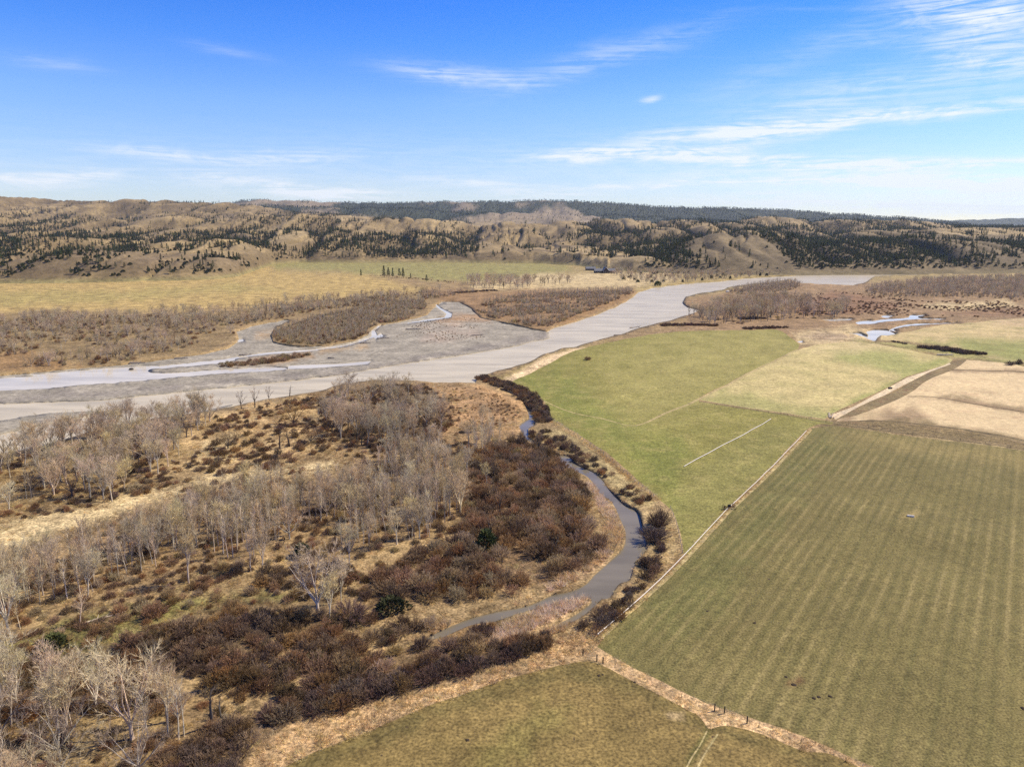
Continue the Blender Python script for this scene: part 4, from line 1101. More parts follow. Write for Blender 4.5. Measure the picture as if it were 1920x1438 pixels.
put('juniper', 735, 1142, 3.2, 'low green juniper among dark shrubs near the wide domed cottonwood', 1, 1.8)
put('juniper', 566, 1040, 3.4, 'dark green juniper behind the white-trunked clump', 0, 1.2)
put('dark_shrub', 252, 1212, 4.4, 'round dark shrub at the end of the green strip', 0, 1.25)
put('dark_shrub', 345, 1188, 4.6, 'broad dark shrub with pale top on the green strip edge', 1, 1.5)
put('brown_shrub', 288, 1155, 4.2, 'grey-brown bushy shrub with short stem above the green strip', 2, 1.1)
put('tan_shrub', 855, 1092, 5.2, 'pale tan round shrub within the dark thicket', 0, 1.15)
put('purple_shrub', 660, 1156, 5.0, 'dark shrub with grey top right of the domed cottonwood', 3, 1.2)
put('tan_shrub', 255, 920, 3.6, 'tan round shrub at the end of the bank grove', 1, 1.4)
put('brown_shrub', 1102, 676, 3.2, 'small dark bush alone on the river bank by the green field', 0, 1.0)

# shrubs and trees by area
T, S = 'tree', 'shrub'
scatter('bankgrove', 'in the grove along the near river bank', [(-200, 880), (0, 850), (60, 842), (150, 818), (250, 795), (330, 785), (392, 778), (398, 800), (345, 835), (330, 905), (250, 945), (100, 940), (0, 970), (-200, 1010)],
        [('cottonwood', 6), ('pale_cottonwood', 2), ('dark_tree', 1.5), ('slender', 3)], 6.6, {'cottonwood': (10, 15.5), 'pale_cottonwood': (9, 14), 'dark_tree': (7, 10), 'slender': (7, 11)}, .40, 30, 1)
scatter('innergrove', 'in the dark grove near the creek mouth', [(610, 770), (650, 740), (700, 735), (790, 735), (835, 770), (845, 805), (760, 845), (660, 840), (610, 810)],
        [('cottonwood', 6), ('dark_tree', 3), ('pale_cottonwood', 1)], 7.6, {'cottonwood': (10, 15), 'pale_cottonwood': (9, 13), 'dark_tree': (7, 10)}, .36, 20, 2)
scatter('aspen', 'in the slender grey stand across the middle', [(-150, 1145), (0, 1085), (120, 1052), (240, 1015), (330, 975), (470, 928), (620, 898), (720, 866), (830, 830), (910, 805), (945, 822), (915, 850), (880, 880), (865, 960), (800, 1015), (650, 1030), (480, 1040), (330, 1060), (220, 1110), (100, 1125), (-150, 1190)],
        [('slender', 10), ('pale_slender', 4.5), ('cottonwood', 1.4), ('pale_cottonwood', 1.2)], 3.3, {'slender': (6.5, 12.5), 'pale_slender': (7, 13), 'cottonwood': (9, 13), 'pale_cottonwood': (9, 14)}, .375, 20, 3)
scatter('standleft', 'at the left end of the middle stand', [(-150, 1140), (0, 1078), (130, 1045), (260, 1020), (330, 1035), (260, 1085), (190, 1115), (80, 1132), (-150, 1205)],
        [('slender', 8), ('pale_slender', 4), ('cottonwood', 2), ('pale_cottonwood', 1.5)], 4.0, {'slender': (7, 12.5), 'pale_slender': (7, 13), 'cottonwood': (9, 13), 'pale_cottonwood': (9, 14)}, .40, 13, 54)
scatter('lowgrove', 'in the lowest grove at the near left', [(-300, 1240), (0, 1230), (60, 1230), (150, 1290), (340, 1310), (345, 1400), (320, 1500), (100, 1600), (-300, 1700)],
        [('pale_cottonwood', 5), ('cottonwood', 2), ('pale_slender', 4), ('slender', 2)], 8.2, {'pale_cottonwood': (10, 16), 'cottonwood': (10, 14), 'pale_slender': (8, 13), 'slender': (8, 12)}, .34, 20, 4)
scatter('leftedge', 'on the brown flat above the green strip', [(-200, 1130), (0, 1110), (90, 1120), (70, 1190), (0, 1230), (-200, 1280)],
        [('pale_cottonwood', 3), ('pale_slender', 3), ('slender', 2)], 8, {'pale_cottonwood': (8, 13), 'pale_slender': (6, 10), 'slender': (6, 9)}, .40, 20, 5)
scatter('thickettrees', 'standing up out of the brown thicket', [(860, 850), (1000, 830), (1080, 900), (1080, 1040), (900, 1080), (760, 1090), (840, 1000)],
        [('cottonwood', 1), ('dark_tree', 3)], 17, {'cottonwood': (8, 11), 'dark_tree': (6, 9)}, .42, 30, 6)
scatter('understory', 'under the bare trees of the middle stand', [(60, 1060), (330, 960), (640, 890), (880, 850), (880, 960), (680, 1050), (330, 1120), (80, 1130)],
        [('brown_shrub', 4), ('dark_shrub', 4), ('tan_shrub', 2), ('rust_shrub', 2)], 6.2, (1.0, 2.9), .50, 26, 7)
scatter('saplings', 'among the saplings of the middle stand', [(-150, 1140), (0, 1085), (240, 1015), (470, 930), (640, 893), (880, 820), (980, 815), (930, 850), (880, 890), (860, 960), (680, 1040), (330, 1075), (100, 1125), (-150, 1190)],
        [('willow_clump', 8), ('brown_shrub', 2)], 5.2, {'willow_clump': (2.5, 4.5), 'brown_shrub': (1.2, 2.4)}, .47, 26, 50)
scatter('bankunder', 'under the bank grove by the river', [(-150, 890), (0, 870), (300, 800), (400, 780), (420, 800), (340, 900), (200, 960), (60, 970), (-150, 1000)],
        [('brown_shrub', 4), ('dark_shrub', 4), ('purple_shrub', 2)], 7.5, (1.2, 3.0), .50, 22, 8)
scatter('clearing', 'dotted over the golden clearing by the river', [(390, 790), (440, 768), (500, 756), (560, 746), (640, 735), (620, 800), (610, 860), (520, 895), (440, 900), (360, 890), (380, 840)],
        [('dark_shrub', 5), ('brown_shrub', 4), ('purple_shrub', 2)], 6.6, (1.3, 3.6), .44, 14, 9)
scatter('groveunder', 'in the dark understory near the creek mouth', [(600, 750), (700, 725), (800, 722), (850, 770), (850, 840), (720, 850), (610, 830)],
        [('dark_shrub', 5), ('brown_shrub', 3), ('rust_shrub', 2)], 4.2, (1.3, 3.2), .42, 20, 10)
scatter('fan', 'on the low rusty fan beside the upper creek', [(830, 725), (900, 728), (960, 755), (980, 780), (955, 795), (860, 810), (835, 770)],
        [('brown_shrub', 3), ('tan_shrub', 4), ('rust_shrub', 4)], 3.6, (.5, 1.3), .47, 12, 11)
scatter('thicket', 'in the big brown thicket beside the creek', [(880, 880), (900, 845), (950, 828), (1000, 836), (1040, 856), (1070, 890), (1095, 930), (1110, 985), (1125, 1020), (1100, 1055), (1040, 1080), (1000, 1100), (930, 1125), (850, 1125), (720, 1130), (690, 1085), (740, 1055), (800, 1030), (862, 1010), (870, 960)],
        [('brown_shrub', 6), ('dark_shrub', 3.4), ('rust_shrub', 1.2), ('tan_shrub', 2.8)], 4.3, (2.6, 6.0), .25, 22, 12)
scatter('lowthicket', 'in the dark thicket below the green strip', [(235, 1235), (330, 1170), (420, 1150), (560, 1140), (650, 1150), (700, 1160), (640, 1200), (600, 1235), (480, 1280), (380, 1285), (260, 1260)],
        [('dark_shrub', 6), ('brown_shrub', 4), ('rust_shrub', 1)], 3.7, (2.3, 5.0), .2, 20, 13)
scatter('midshrubs', 'on the golden ground between the thickets', [(430, 1310), (520, 1255), (660, 1190), (760, 1165), (840, 1180), (930, 1215), (880, 1235), (700, 1270), (560, 1300), (440, 1320)],
        [('dark_shrub', 5), ('brown_shrub', 4), ('tan_shrub', 2)], 3.7, (1.8, 4.6), .34, 18, 14)
scatter('hedge', 'in the long willow hedge above the brown pasture', [(300, 1460), (330, 1410), (390, 1365), (480, 1335), (600, 1300), (740, 1262), (880, 1230), (980, 1205), (1030, 1203), (1035, 1215), (960, 1245), (800, 1288), (640, 1328), (520, 1358), (470, 1400), (420, 1490)],
        [('dark_shrub', 6), ('purple_shrub', 3), ('brown_shrub', 2)], 3.3, (2.0, 4.6), .2, 20, 15)
scatter('greenedge', 'in the row of shrubs above the green strip', [(170, 1160), (300, 1120), (440, 1085), (560, 1090), (560, 1105), (430, 1120), (300, 1150), (200, 1180)],
        [('brown_shrub', 5), ('tan_shrub', 3), ('dark_shrub', 2)], 4.2, (1.5, 3.4), .40, 16, 16)
scatter('lowgroveunder', 'under the lowest grove at the near left', [(-250, 1250), (60, 1240), (200, 1255), (340, 1310), (350, 1400), (300, 1480), (100, 1560), (-250, 1650)],
        [('brown_shrub', 4), ('rust_shrub', 3), ('tan_shrub', 3), ('dark_shrub', 2)], 3.8, (1.5, 3.6), .34, 18, 17)
scatter('frontshrubs', 'behind the wide domed cottonwood', [(480, 1075), (600, 1040), (700, 1075), (690, 1130), (560, 1120), (470, 1100)],
        [('dark_shrub', 4), ('brown_shrub', 4)], 4.0, (1.6, 3.8), .38, 16, 18)
scatter('duskhollow', 'at the foot of the aspen stand', [(200, 1100), (420, 1060), (600, 1035), (600, 1060), (420, 1100), (220, 1130)],
        [('dark_shrub', 4), ('brown_shrub', 4)], 5.0, (1.5, 3.4), .44, 16, 19)
scatter('flatshrubs', 'on the grassy flat behind the pale track', [(60, 930), (310, 890), (330, 925), (230, 955), (120, 975), (50, 965)],
        [('dark_shrub', 4), ('brown_shrub', 4)], 6.0, (1.2, 2.8), .46, 14, 20)
scatter('loosebrush', 'scattered over the bottomland', [(-150, 900), (60, 850), (390, 790), (640, 735), (860, 740), (880, 830), (870, 990), (700, 1090), (690, 1180), (960, 1190), (780, 1260), (560, 1320), (400, 1360), (330, 1470), (-150, 1500)],
        [('brown_shrub', 5), ('rust_shrub', 3), ('tan_shrub', 4), ('dark_shrub', 3)], 4.6, (.8, 2.6), .50, 17, 51)
scatter('leftthicket', 'in the brown brush above the lowest grove', [(-150, 1290), (0, 1265), (100, 1240), (220, 1250), (300, 1290), (320, 1330), (240, 1340), (120, 1330), (-150, 1400)],
        [('brown_shrub', 5), ('rust_shrub', 3), ('dark_shrub', 3)], 3.4, (1.8, 3.8), .22, 17, 52)
scatter('gravelbrush', 'on the open gravel bar', [(790, 600), (850, 588), (905, 600), (940, 612), (900, 635), (800, 640), (740, 630)], [('tan_shrub', 3), ('rust_shrub', 3)], 5.0, (.4, 1.0), .52, 20, 53, on_gravel=True)
scatter('creekhedge', 'in the dense hedge along the upper creek', strip([(893, 707), (930, 716), (965, 732), (995, 752), (1014, 772), (1016, 792)], [9, 11, 11, 11, 10, 8]),
        [('dark_shrub', 5), ('purple_shrub', 3), ('rust_shrub', 2)], 3.0, (2.0, 3.4), .15, 12, 21)
scatter('creekbank', 'on the creek bank between water and fence', strip([(1000, 808), (1040, 828), (1085, 858), (1140, 898), (1190, 930), (1210, 945)], [11, 10, 9, 9, 8, 6]),
        [('dark_shrub', 4), ('purple_shrub', 4), ('brown_shrub', 3)], 3.8, (1.6, 3.2), .36, 12, 22)
scatter('creekbend', 'on the outer bank of the creek bend', strip([(1226, 1000), (1232, 1032), (1218, 1068), (1190, 1108), (1148, 1152), (1100, 1190)], [4, 4, 4, 5, 5, 4]),
        [('purple_shrub', 5), ('dark_shrub', 4), ('rust_shrub', 1)], 2.9, (1.4, 3.1), .26, 12, 23)
scatter('reedshrubs', 'on the reed bed by the creek fork', [(840, 1180), (890, 1165), (935, 1165), (925, 1195), (880, 1205)],
        [('purple_shrub', 4), ('brown_shrub', 3)], 3.4, (1.6, 3.0), .2, 12, 24)
scatter('reedtail', 'at the tail of the reed bed', [(975, 1205), (1010, 1193), (1042, 1195), (1040, 1212), (990, 1220)],
        [('purple_shrub', 4), ('dark_shrub', 3)], 3.2, (1.6, 2.8), .2, 12, 25)
# across the river and upstream
scatter('farbank', 'in the woods along the far bank', [(-350, 600), (0, 594), (330, 592), (440, 588), (560, 568), (700, 556), (860, 543), (900, 548), (760, 568), (600, 582), (540, 596), (470, 606), (442, 618), (440, 640), (370, 660), (200, 682), (60, 688), (-350, 700)],
        [('slender', 5), ('cottonwood', 5), ('dark_tree', 2), ('brown_shrub', 4), ('willow_clump', 9)], 5.6, {'willow_clump': (3, 5.5), 'slender': (5, 9), 'cottonwood': (6, 11), 'dark_tree': (5, 8), 'brown_shrub': (1.8, 3.8), 'tan_shrub': (2, 4)}, .47, 34, 30)
scatter('farbankline', 'in the row along the far meadow edge', strip([(-300, 602), (0, 596), (200, 590), (330, 588), (450, 584), (560, 566), (700, 556), (860, 544)], 16),
        [('cottonwood', 5), ('dark_tree', 3)], 11, {'cottonwood': (8, 13), 'dark_tree': (7, 10)}, .42, 30, 31)
scatter('isle', 'on the wooded island of the gravel flats', [(512, 622), (600, 592), (700, 572), (795, 562), (800, 576), (765, 598), (700, 612), (690, 626), (660, 638), (605, 646), (560, 648), (515, 640)],
        [('slender', 5), ('willow_clump', 8), ('brown_shrub', 1)], 3.7, {'slender': (4.5, 7), 'willow_clump': (3.5, 5.5), 'brown_shrub': (2, 3.6)}, .33, 26, 32)
scatter('point', 'on the wooded point inside the river bend', [(885, 578), (930, 560), (1030, 550), (1180, 544), (1190, 548), (1150, 566), (1100, 585), (1030, 612), (1000, 613), (950, 603), (905, 590)],
        [('slender', 6), ('willow_clump', 7), ('brown_shrub', 1)], 4.4, {'slender': (6, 9), 'willow_clump': (3.5, 6), 'brown_shrub': (2, 3.6)}, .37, 34, 33)
scatter('barwillow', 'on the low gravel island', [(405, 683), (440, 680), (520, 668), (580, 658), (585, 664), (540, 676), (470, 684), (420, 688)],
        [('tan_shrub', 5), ('brown_shrub', 4)], 4.2, (1.5, 4.0), .36, 12, 34, on_gravel=True)
scatter('upisle', 'on the narrow wooded bar upstream', [(1362, 548), (1400, 539), (1450, 532), (1490, 530), (1505, 536), (1490, 543), (1440, 550), (1385, 553)],
        [('slender', 8), ('willow_clump', 4)], 4.6, {'slender': (6, 9.5), 'willow_clump': (3.4, 5)}, .18, 40, 35)
scatter('upwood', 'in the big bare wood upstream', [(1618, 548), (1660, 538), (1750, 528), (1920, 523), (2400, 520), (2400, 572), (1920, 568), (1870, 560), (1700, 558), (1640, 556)],
        [('slender', 8), ('cottonwood', 2), ('willow_clump', 4)], 7.0, {'slender': (8, 12), 'cottonwood': (9, 13), 'willow_clump': (4, 6)}, .16, 60, 36)
scatter('upflat', 'on the rusty flats upstream', [(1480, 560), (1560, 545), (1620, 552), (1720, 565), (1870, 565), (1920, 580), (2300, 575), (2300, 592), (1850, 596), (1640, 590), (1520, 592)],
        [('red_shrub', 6), ('brown_shrub', 3), ('tan_shrub', 1)], 7.5, (1.2, 2.6), .42, 50, 37)
scatter('rightbank', 'in the cottonwoods on the inside of the bend', [(1284, 588), (1310, 590), (1360, 570), (1440, 562), (1520, 572), (1600, 578), (1570, 596), (1450, 600), (1380, 610), (1330, 608)],
        [('cottonwood', 6), ('dark_tree', 3), ('tan_shrub', 2)], 9.5, {'cottonwood': (11, 17), 'dark_tree': (9, 13), 'tan_shrub': (2, 3)}, .36, 40, 38)
scatter('redhedge', 'in the low red hedge above the green field', strip([(1240, 611), (1290, 610), (1345, 611)], [8, 9, 6]), [('red_shrub', 6), ('dark_shrub', 3)], 2.4, (1.6, 3.2), .1, 14, 39)
scatter('redhedgeb', 'in the second red hedge above the green field', strip([(1398, 617), (1440, 615), (1480, 614)], [7, 9, 6]), [('red_shrub', 6), ('dark_shrub', 3)], 2.4, (1.6, 3.2), .1, 14, 40)
scatter('blockhedge', 'in the dark block of bushes on the flats', strip([(1388, 599), (1410, 598), (1430, 597)], [8, 9, 8]), [('dark_shrub', 6)], 2.4, (2.2, 3.6), .1, 14, 41)
scatter('meadowhedge', 'in the dark hedge at the corner of the dry meadow', strip([(1722, 652), (1750, 654), (1785, 659), (1815, 664), (1845, 664)], [6, 8, 10, 9, 5]),
        [('purple_shrub', 6), ('dark_shrub', 3)], 2.3, (2.0, 4.4), .0, 14, 42, keep_out=False)
scatter('meadowhedgeb', 'in the small clump beside the dry meadow hedge', strip([(1672, 641), (1690, 644), (1700, 646)], [4, 5, 3]), [('purple_shrub', 6)], 3.0, (1.5, 2.8), .05, 14, 43, keep_out=False)
put('purple_shrub', 1894, 686, 3.4, 'round dark bush at the dry field corner', 0, 1.2)
put('purple_shrub', 1910, 684, 3.9, 'taller dark bush beside the round one at the dry field corner', 2, 1.1)
scatter('farmwood', 'in the bare wood around the far lodge', [(1140, 508), (1180, 500), (1250, 498), (1330, 503), (1440, 507), (1500, 512), (1400, 521), (1300, 529), (1230, 533), (1180, 530), (1150, 520)],
        [('cottonwood', 6), ('slender', 4), ('dark_tree', 2), ('juniper', 1)], 12, {'cottonwood': (8, 13), 'slender': (7, 10), 'dark_tree': (7, 10), 'juniper': (3, 5)}, .30, 60, 44)
scatter('farmeadow', 'in the cottonwoods by the far meadow', [(870, 530), (930, 528), (1000, 530), (1010, 538), (960, 545), (900, 545), (872, 540)], [('cottonwood', 6), ('dark_tree', 2)], 17, {'cottonwood': (13, 19), 'dark_tree': (10, 13)}, .30, 40, 45)
scatter('farpair', 'in the small group of trees on the far pale meadow', [(1012, 530), (1065, 526), (1070, 533), (1020, 536)], [('cottonwood', 4), ('dark_tree', 4)], 17, (10, 16), .25, 40, 46)
scatter('ditchbush', 'along the brown ditch of the far meadow', strip([(690, 517), (740, 519), (790, 524), (830, 527), (850, 530)], 12), [('brown_shrub', 4), ('red_shrub', 4)], 8, (1.2, 2.4), .3, 60, 47)
scatter('darkline', 'in the dark line of willows behind the point', strip([(850, 550), (890, 547), (930, 545)], 14), [('purple_shrub', 4), ('dark_shrub', 4)], 5, (2, 4), .1, 60, 48)
for k, (a, b, h) in enumerate([(677, 518, 13), (720, 520, 21), (728.5, 520, 18), (736.5, 520.5, 18), (749, 521, 17), (756, 520.5, 18), (770, 523, 10), (800, 529, 13)]):
    put('pine', a, b, h, ['small round pine alone at the far meadow edge', 'tallest dark pine of the far meadow row', 'second dark pine of the far meadow row, next to the tallest', 'third dark pine of the far meadow row', 'fourth dark pine of the far meadow row, after the gap', 'fifth dark pine of the far meadow row, after the gap', 'short pine past the end of the far meadow row', 'lone pine nearest the river woods on the far meadow'][k], k, 1.0)
put('juniper', 1233, 536, 7, 'dark round evergreen at the far water edge below the lodge woods', 0, 1.3)

# pines and junipers over the hills
def hill_plants():
    r = np.random.default_rng(77)
    N = 330000
    Y = 1150 * (5200 / 1150) ** (r.random(N) ** .8)
    px0 = r.uniform(-420, 2340, N)
    X = (px0 - 960) / F * CT * Y
    H, G1 = hill_h(X, Y, True)
    e = 14.0
    lap = (hill_h(X + e, Y) + hill_h(X - e, Y) + hill_h(X, Y + e) + hill_h(X, Y - e) - 4 * H)
    px, py = UNP(X, Y, H)
    w = hill_noise_wood(X, Y, H, px, py) + np.clip(lap, -6, 6) * .012 + np.clip(G1 - .72, -.4, .3) * .38
    # looser, browner left bluff; dense belts in the middle; open grass on the upper left
    w = w - .10 * ((py < 405) & (px < 560)) - .05 * ((py < 392)) + .05 * ((py > 440) & (py < 475) & (px < 900)) - .045 * ((px < 480) & (Y < 1550)) + .02 + .05 * ((px > 1230) & (Y < 2200))
    w = w - .12 * ((px > 880) & (px < 1050) & (py > 418) & (py < 458) & (Y > 2200)) + .02 * ((px > 1250) & (py > 436))
    acc = (H > 9) & (r.random(N) < (sstep(w, .45, .61) ** 1.05 * .74 + .008)) & (py > 380) & (py < 520)
    acc &= hill_visible(X, Y, H, 9)
    # spacing
    grid = set(); out = []
    for i in np.nonzero(acc)[0]:
        k = (int(X[i] // 6), int(Y[i] // 9))
        if k in grid: continue
        grid.add(k); out.append(i)
    n_p = 0
    for i in out:
        near = Y[i] < 1650
        jun = r.random() < (.62 if (near and px[i] < 500) else .42 if near else .16)
        place = 'on the bluff across the river' if px[i] < 500 and near else 'on the wooded bluff above the upstream river' if px[i] > 1150 and Y[i] < 2100 else 'on the hill slopes behind the far meadow'
        zone = 'bluff' if px[i] < 500 and near else 'upbluff' if px[i] > 1150 and Y[i] < 2100 else 'slopes'
        if jun: kd, h = 'juniper', r.uniform(2.5, 5.5)
        elif r.random() < .16: kd, h = 'dark_tree', r.uniform(5, 9)
        else: kd, h = 'pine', r.uniform(7, 17)
        s = h / BASEH[kd]
        PLANTS.append(dict(kind=kd, var=int(r.integers(len(KIND[kd]))), x=float(X[i]), y=float(Y[i]), z=float(H[i]) - .3, s=s, sx=s * r.uniform(.85, 1.2), rot=r.uniform(0, 6.28), zone='hill_' + zone, place=place, label=None))
    # dark forest along the far ridge
    M = 26000
    Y = r.uniform(5300, 7700, M); X = (r.uniform(300, 1900, M) - 960) / F * CT * Y; H = hill_h(X, Y)
    px, py = UNP(X, Y, H)
    fw = fbm(X / 520, Y / 900, 641, 5) + np.interp(px, [300, 600, 880, 960, 1090, 1150, 1700], [.05, .05, .04, -.10, -.08, .16, .22])
    m = ((fw > .45) | (r.random(M) < .10)) & hill_visible(X, Y, H, 10) & (py > 370)
    for x, y, z in zip(X[m], Y[m], H[m]):
        PLANTS.append(dict(kind='pine', var=int(r.integers(5)), x=float(x), y=float(y), z=float(z), s=r.uniform(.8, 1.25), sx=1.3, rot=r.uniform(0, 6.28), zone='ridge', place='on the far forested ridge', label=None))
hill_plants()

# ------------------------------------------------------------------ individuals and the masses behind them
LOOK = {'cottonwood': ('grey bare cottonwood', 'cottonwood_tree', ['with a wide fan crown', 'with an upright crown', 'with many spreading limbs', 'with a high narrow crown']),
        'pale_cottonwood': ('pale bare cottonwood', 'cottonwood_tree', ['with an upright crown', 'with a high narrow crown', 'with a wide crown']),
        'slender': ('slender grey bare tree', 'slender_tree', ['with a plain pole trunk', 'with a bushy top', 'with a thin high top', 'with branches from low down']),
        'pale_slender': ('slender white-trunked bare tree', 'slender_tree', ['with a thin top', 'with a bushy top']),
        'brown_tree': ('ochre-brown bare tree', 'willow_tree', ['with low forks', 'with a short trunk']),
        'dark_tree': ('dark-trunked bare tree', 'bare_tree', ['with few limbs', 'with an open crown']),
        'snag': ('dead dark trunk', 'dead_tree', ['with stubs', 'leaning', 'forked']),
        'brown_shrub': ('brown willow shrub', 'willow_shrub', ['round', 'oval', 'upright', 'flat-topped']), 'dark_shrub': ('dark brown shrub', 'willow_shrub', ['round', 'oval', 'upright', 'flat-topped']),
        'rust_shrub': ('rust-coloured shrub', 'willow_shrub', ['round', 'oval', 'upright', 'flat-topped']), 'tan_shrub': ('tan leafless shrub', 'willow_shrub', ['round', 'oval', 'upright', 'flat-topped']),
        'purple_shrub': ('purple-grey shrub', 'willow_shrub', ['round', 'oval', 'upright', 'flat-topped']), 'red_shrub': ('dark red shrub', 'willow_shrub', ['round', 'oval', 'upright', 'flat-topped']),
        'willow_clump': ('grey willow clump', 'willow_shrub', ['upright', 'bushy']), 'big_shrub': ('large shrub', 'willow_shrub', ['']), 'juniper': ('dark green juniper bush', 'juniper_bush', ['round', 'low spreading', 'upright']),
        'pine': ('dark green pine', 'pine_tree', ['of regular shape', 'of slim shape', 'with a broad crown', 'of very narrow shape', 'with a ragged top'])}
def size_word(fam, h):
    if fam == 'shrub': return 'low' if h < 1.7 else 'medium' if h < 2.7 else 'tall'
    if fam == 'pine': return 'short' if h < 11 else 'medium' if h < 14.5 else 'tall'
    return 'small' if h < 9 else 'medium' if h < 12 else 'tall'
def apparent(p):
    h = BASEH[p['kind']] * p['s']
    px, py = UNP(p['x'], p['y'], p['z'] + h * .5)
    d = math.hypot(p['x'], p['y'])
    inside = -15 < px < 1935 and py < 1455
    return (h * max(.6, min(1.2, p['sx'] / p['s'])) / d) if inside else h / d * .001
GROUPNAME = {'tree': 'bare trees ', 'shrub': 'shrubs ', 'pine': 'pines '}
def lower_first(s): return s
ADJ = {'cottonwood': ['fan-crowned', 'upright', 'spreading', 'narrow', 'crooked', 'leaning'], 'pale_cottonwood': ['upright', 'narrow', 'wide'], 'slender': ['plain', 'bushy-topped', 'thin-topped', 'low-branched', 'wide', 'bare-stemmed'], 'pale_slender': ['thin-topped', 'bushy-topped'],
       'brown_tree': ['low-forked', 'short-trunked'], 'dark_tree': ['few-limbed', 'open-crowned'], 'snag': ['stubby', 'leaning', 'forked'], 'juniper': ['round', 'low', 'pointed'], 'pine': ['regular', 'slim', 'broad', 'very narrow', 'ragged-topped'],
       'willow_clump': ['upright', 'bushy'], 'big_shrub': ['round']}
NOUN = {'cottonwood': 'grey cottonwood', 'pale_cottonwood': 'pale cottonwood', 'slender': 'slender grey tree', 'pale_slender': 'slender white-trunked tree', 'brown_tree': 'ochre-brown tree', 'dark_tree': 'dark-trunked tree', 'snag': 'dead trunk',
        'brown_shrub': 'brown shrub', 'dark_shrub': 'dark brown shrub', 'rust_shrub': 'rust-coloured shrub', 'tan_shrub': 'tan shrub', 'purple_shrub': 'purple-grey shrub', 'red_shrub': 'dark red shrub', 'big_shrub': 'large shrub', 'willow_clump': 'grey willow clump', 'juniper': 'green juniper', 'pine': 'dark pine'}
LANDMARKS = [('the wide domed cottonwood', 597, 1152), ('the thicket pool', 890, 1000), ('the creek fork', 1090, 1125), ('the reed island', 1000, 1165), ('the very large dark shrub', 1234, 978), ('the creek mouth', 900, 712), ('the bank point', 478, 765),
    ('the golden clearing', 440, 860), ('the pale grass track', 170, 965), ('the green strip', 320, 1150), ('the lone juniper', 103, 1215), ('the left photo edge', 0, 1060), ('the pasture corner', 1090, 1235), ('the tall grass strip', 560, 1390),
    ('the leaning dead trunk', 398, 1358), ('the forked snag', 178, 1226), ('the lone forked cottonwood', 354, 1092), ('the white-trunked clump', 492, 1066), ('the tall upright cottonwood', 855, 935), ('the dense narrow cottonwood', 180, 838),
    ('the river-edge tree', 118, 850), ('the upper creek bend', 985, 790), ('the creek-bank fence', 1140, 870), ('the broken dead trees', 530, 842), ('the inner grove', 720, 790), ('the bank grove', 290, 850), ('the lower creek bend', 1190, 1030),
    ('the rusty fan', 900, 760), ('the white fallen log', 196, 1158), ('the bottom left corner', 40, 1420), ('the thicket centre', 980, 920), ('the thicket foot', 900, 1090), ('the hedge middle', 760, 1265), ('the hedge end', 340, 1430), ('the reed tail', 1010, 1205),
    ('the low thicket', 430, 1220), ('the middle stand', 640, 960), ('the left end of the stand', 120, 1080), ('the left grassy flat', 100, 930), ('the wooded island', 650, 610), ('the wooded point', 1050, 580), ('the gravel tongue', 440, 640), ('the far meadow', 300, 590), ('the far lodge', 1134, 512), ('the inside bend', 1330, 595),
    ('the marsh pond', 1640, 630), ('the dry meadow hedge', 1780, 658), ('the dry field corner', 1894, 686), ('the red hedge', 1300, 611), ('the narrow bar', 1430, 540), ('the upstream wood', 1760, 545), ('the far meadow pines', 740, 521), ('the far cottonwoods', 940, 535)]
HILLMARKS = [('the left bluff foot', 120, 520), ('the left bluff middle', 230, 490), ('the left bluff crest', 120, 466), ('the left bluff end', 430, 495), ('the bluff gap', 510, 490), ('the middle bluff', 720, 478), ('the cone-shaped hill', 970, 445), ('the lodge hillside', 1140, 495), ('the wooded nose', 1230, 470), ('the right bluff start', 1330, 470),
    ('the right bluff foot', 1480, 500), ('the right bluff middle', 1600, 465), ('the right bluff crest', 1560, 442), ('the right bluff end', 1880, 475), ('the far river end', 1780, 500), ('the leftmost bluff slope', 5, 490), ('the bluff shrub patch', 330, 505)]
_lm = [(n, *P(a, b)) for n, a, b in LANDMARKS]
ORD = ['first', 'second', 'third', 'fourth', 'fifth', 'sixth', 'seventh', 'eighth', 'ninth', 'tenth', 'eleventh', 'twelfth']
NUM = ['', 'one', 'two', 'three', 'four', 'five', 'six', 'seven', 'eight', 'nine', 'ten', 'eleven', 'twelve']
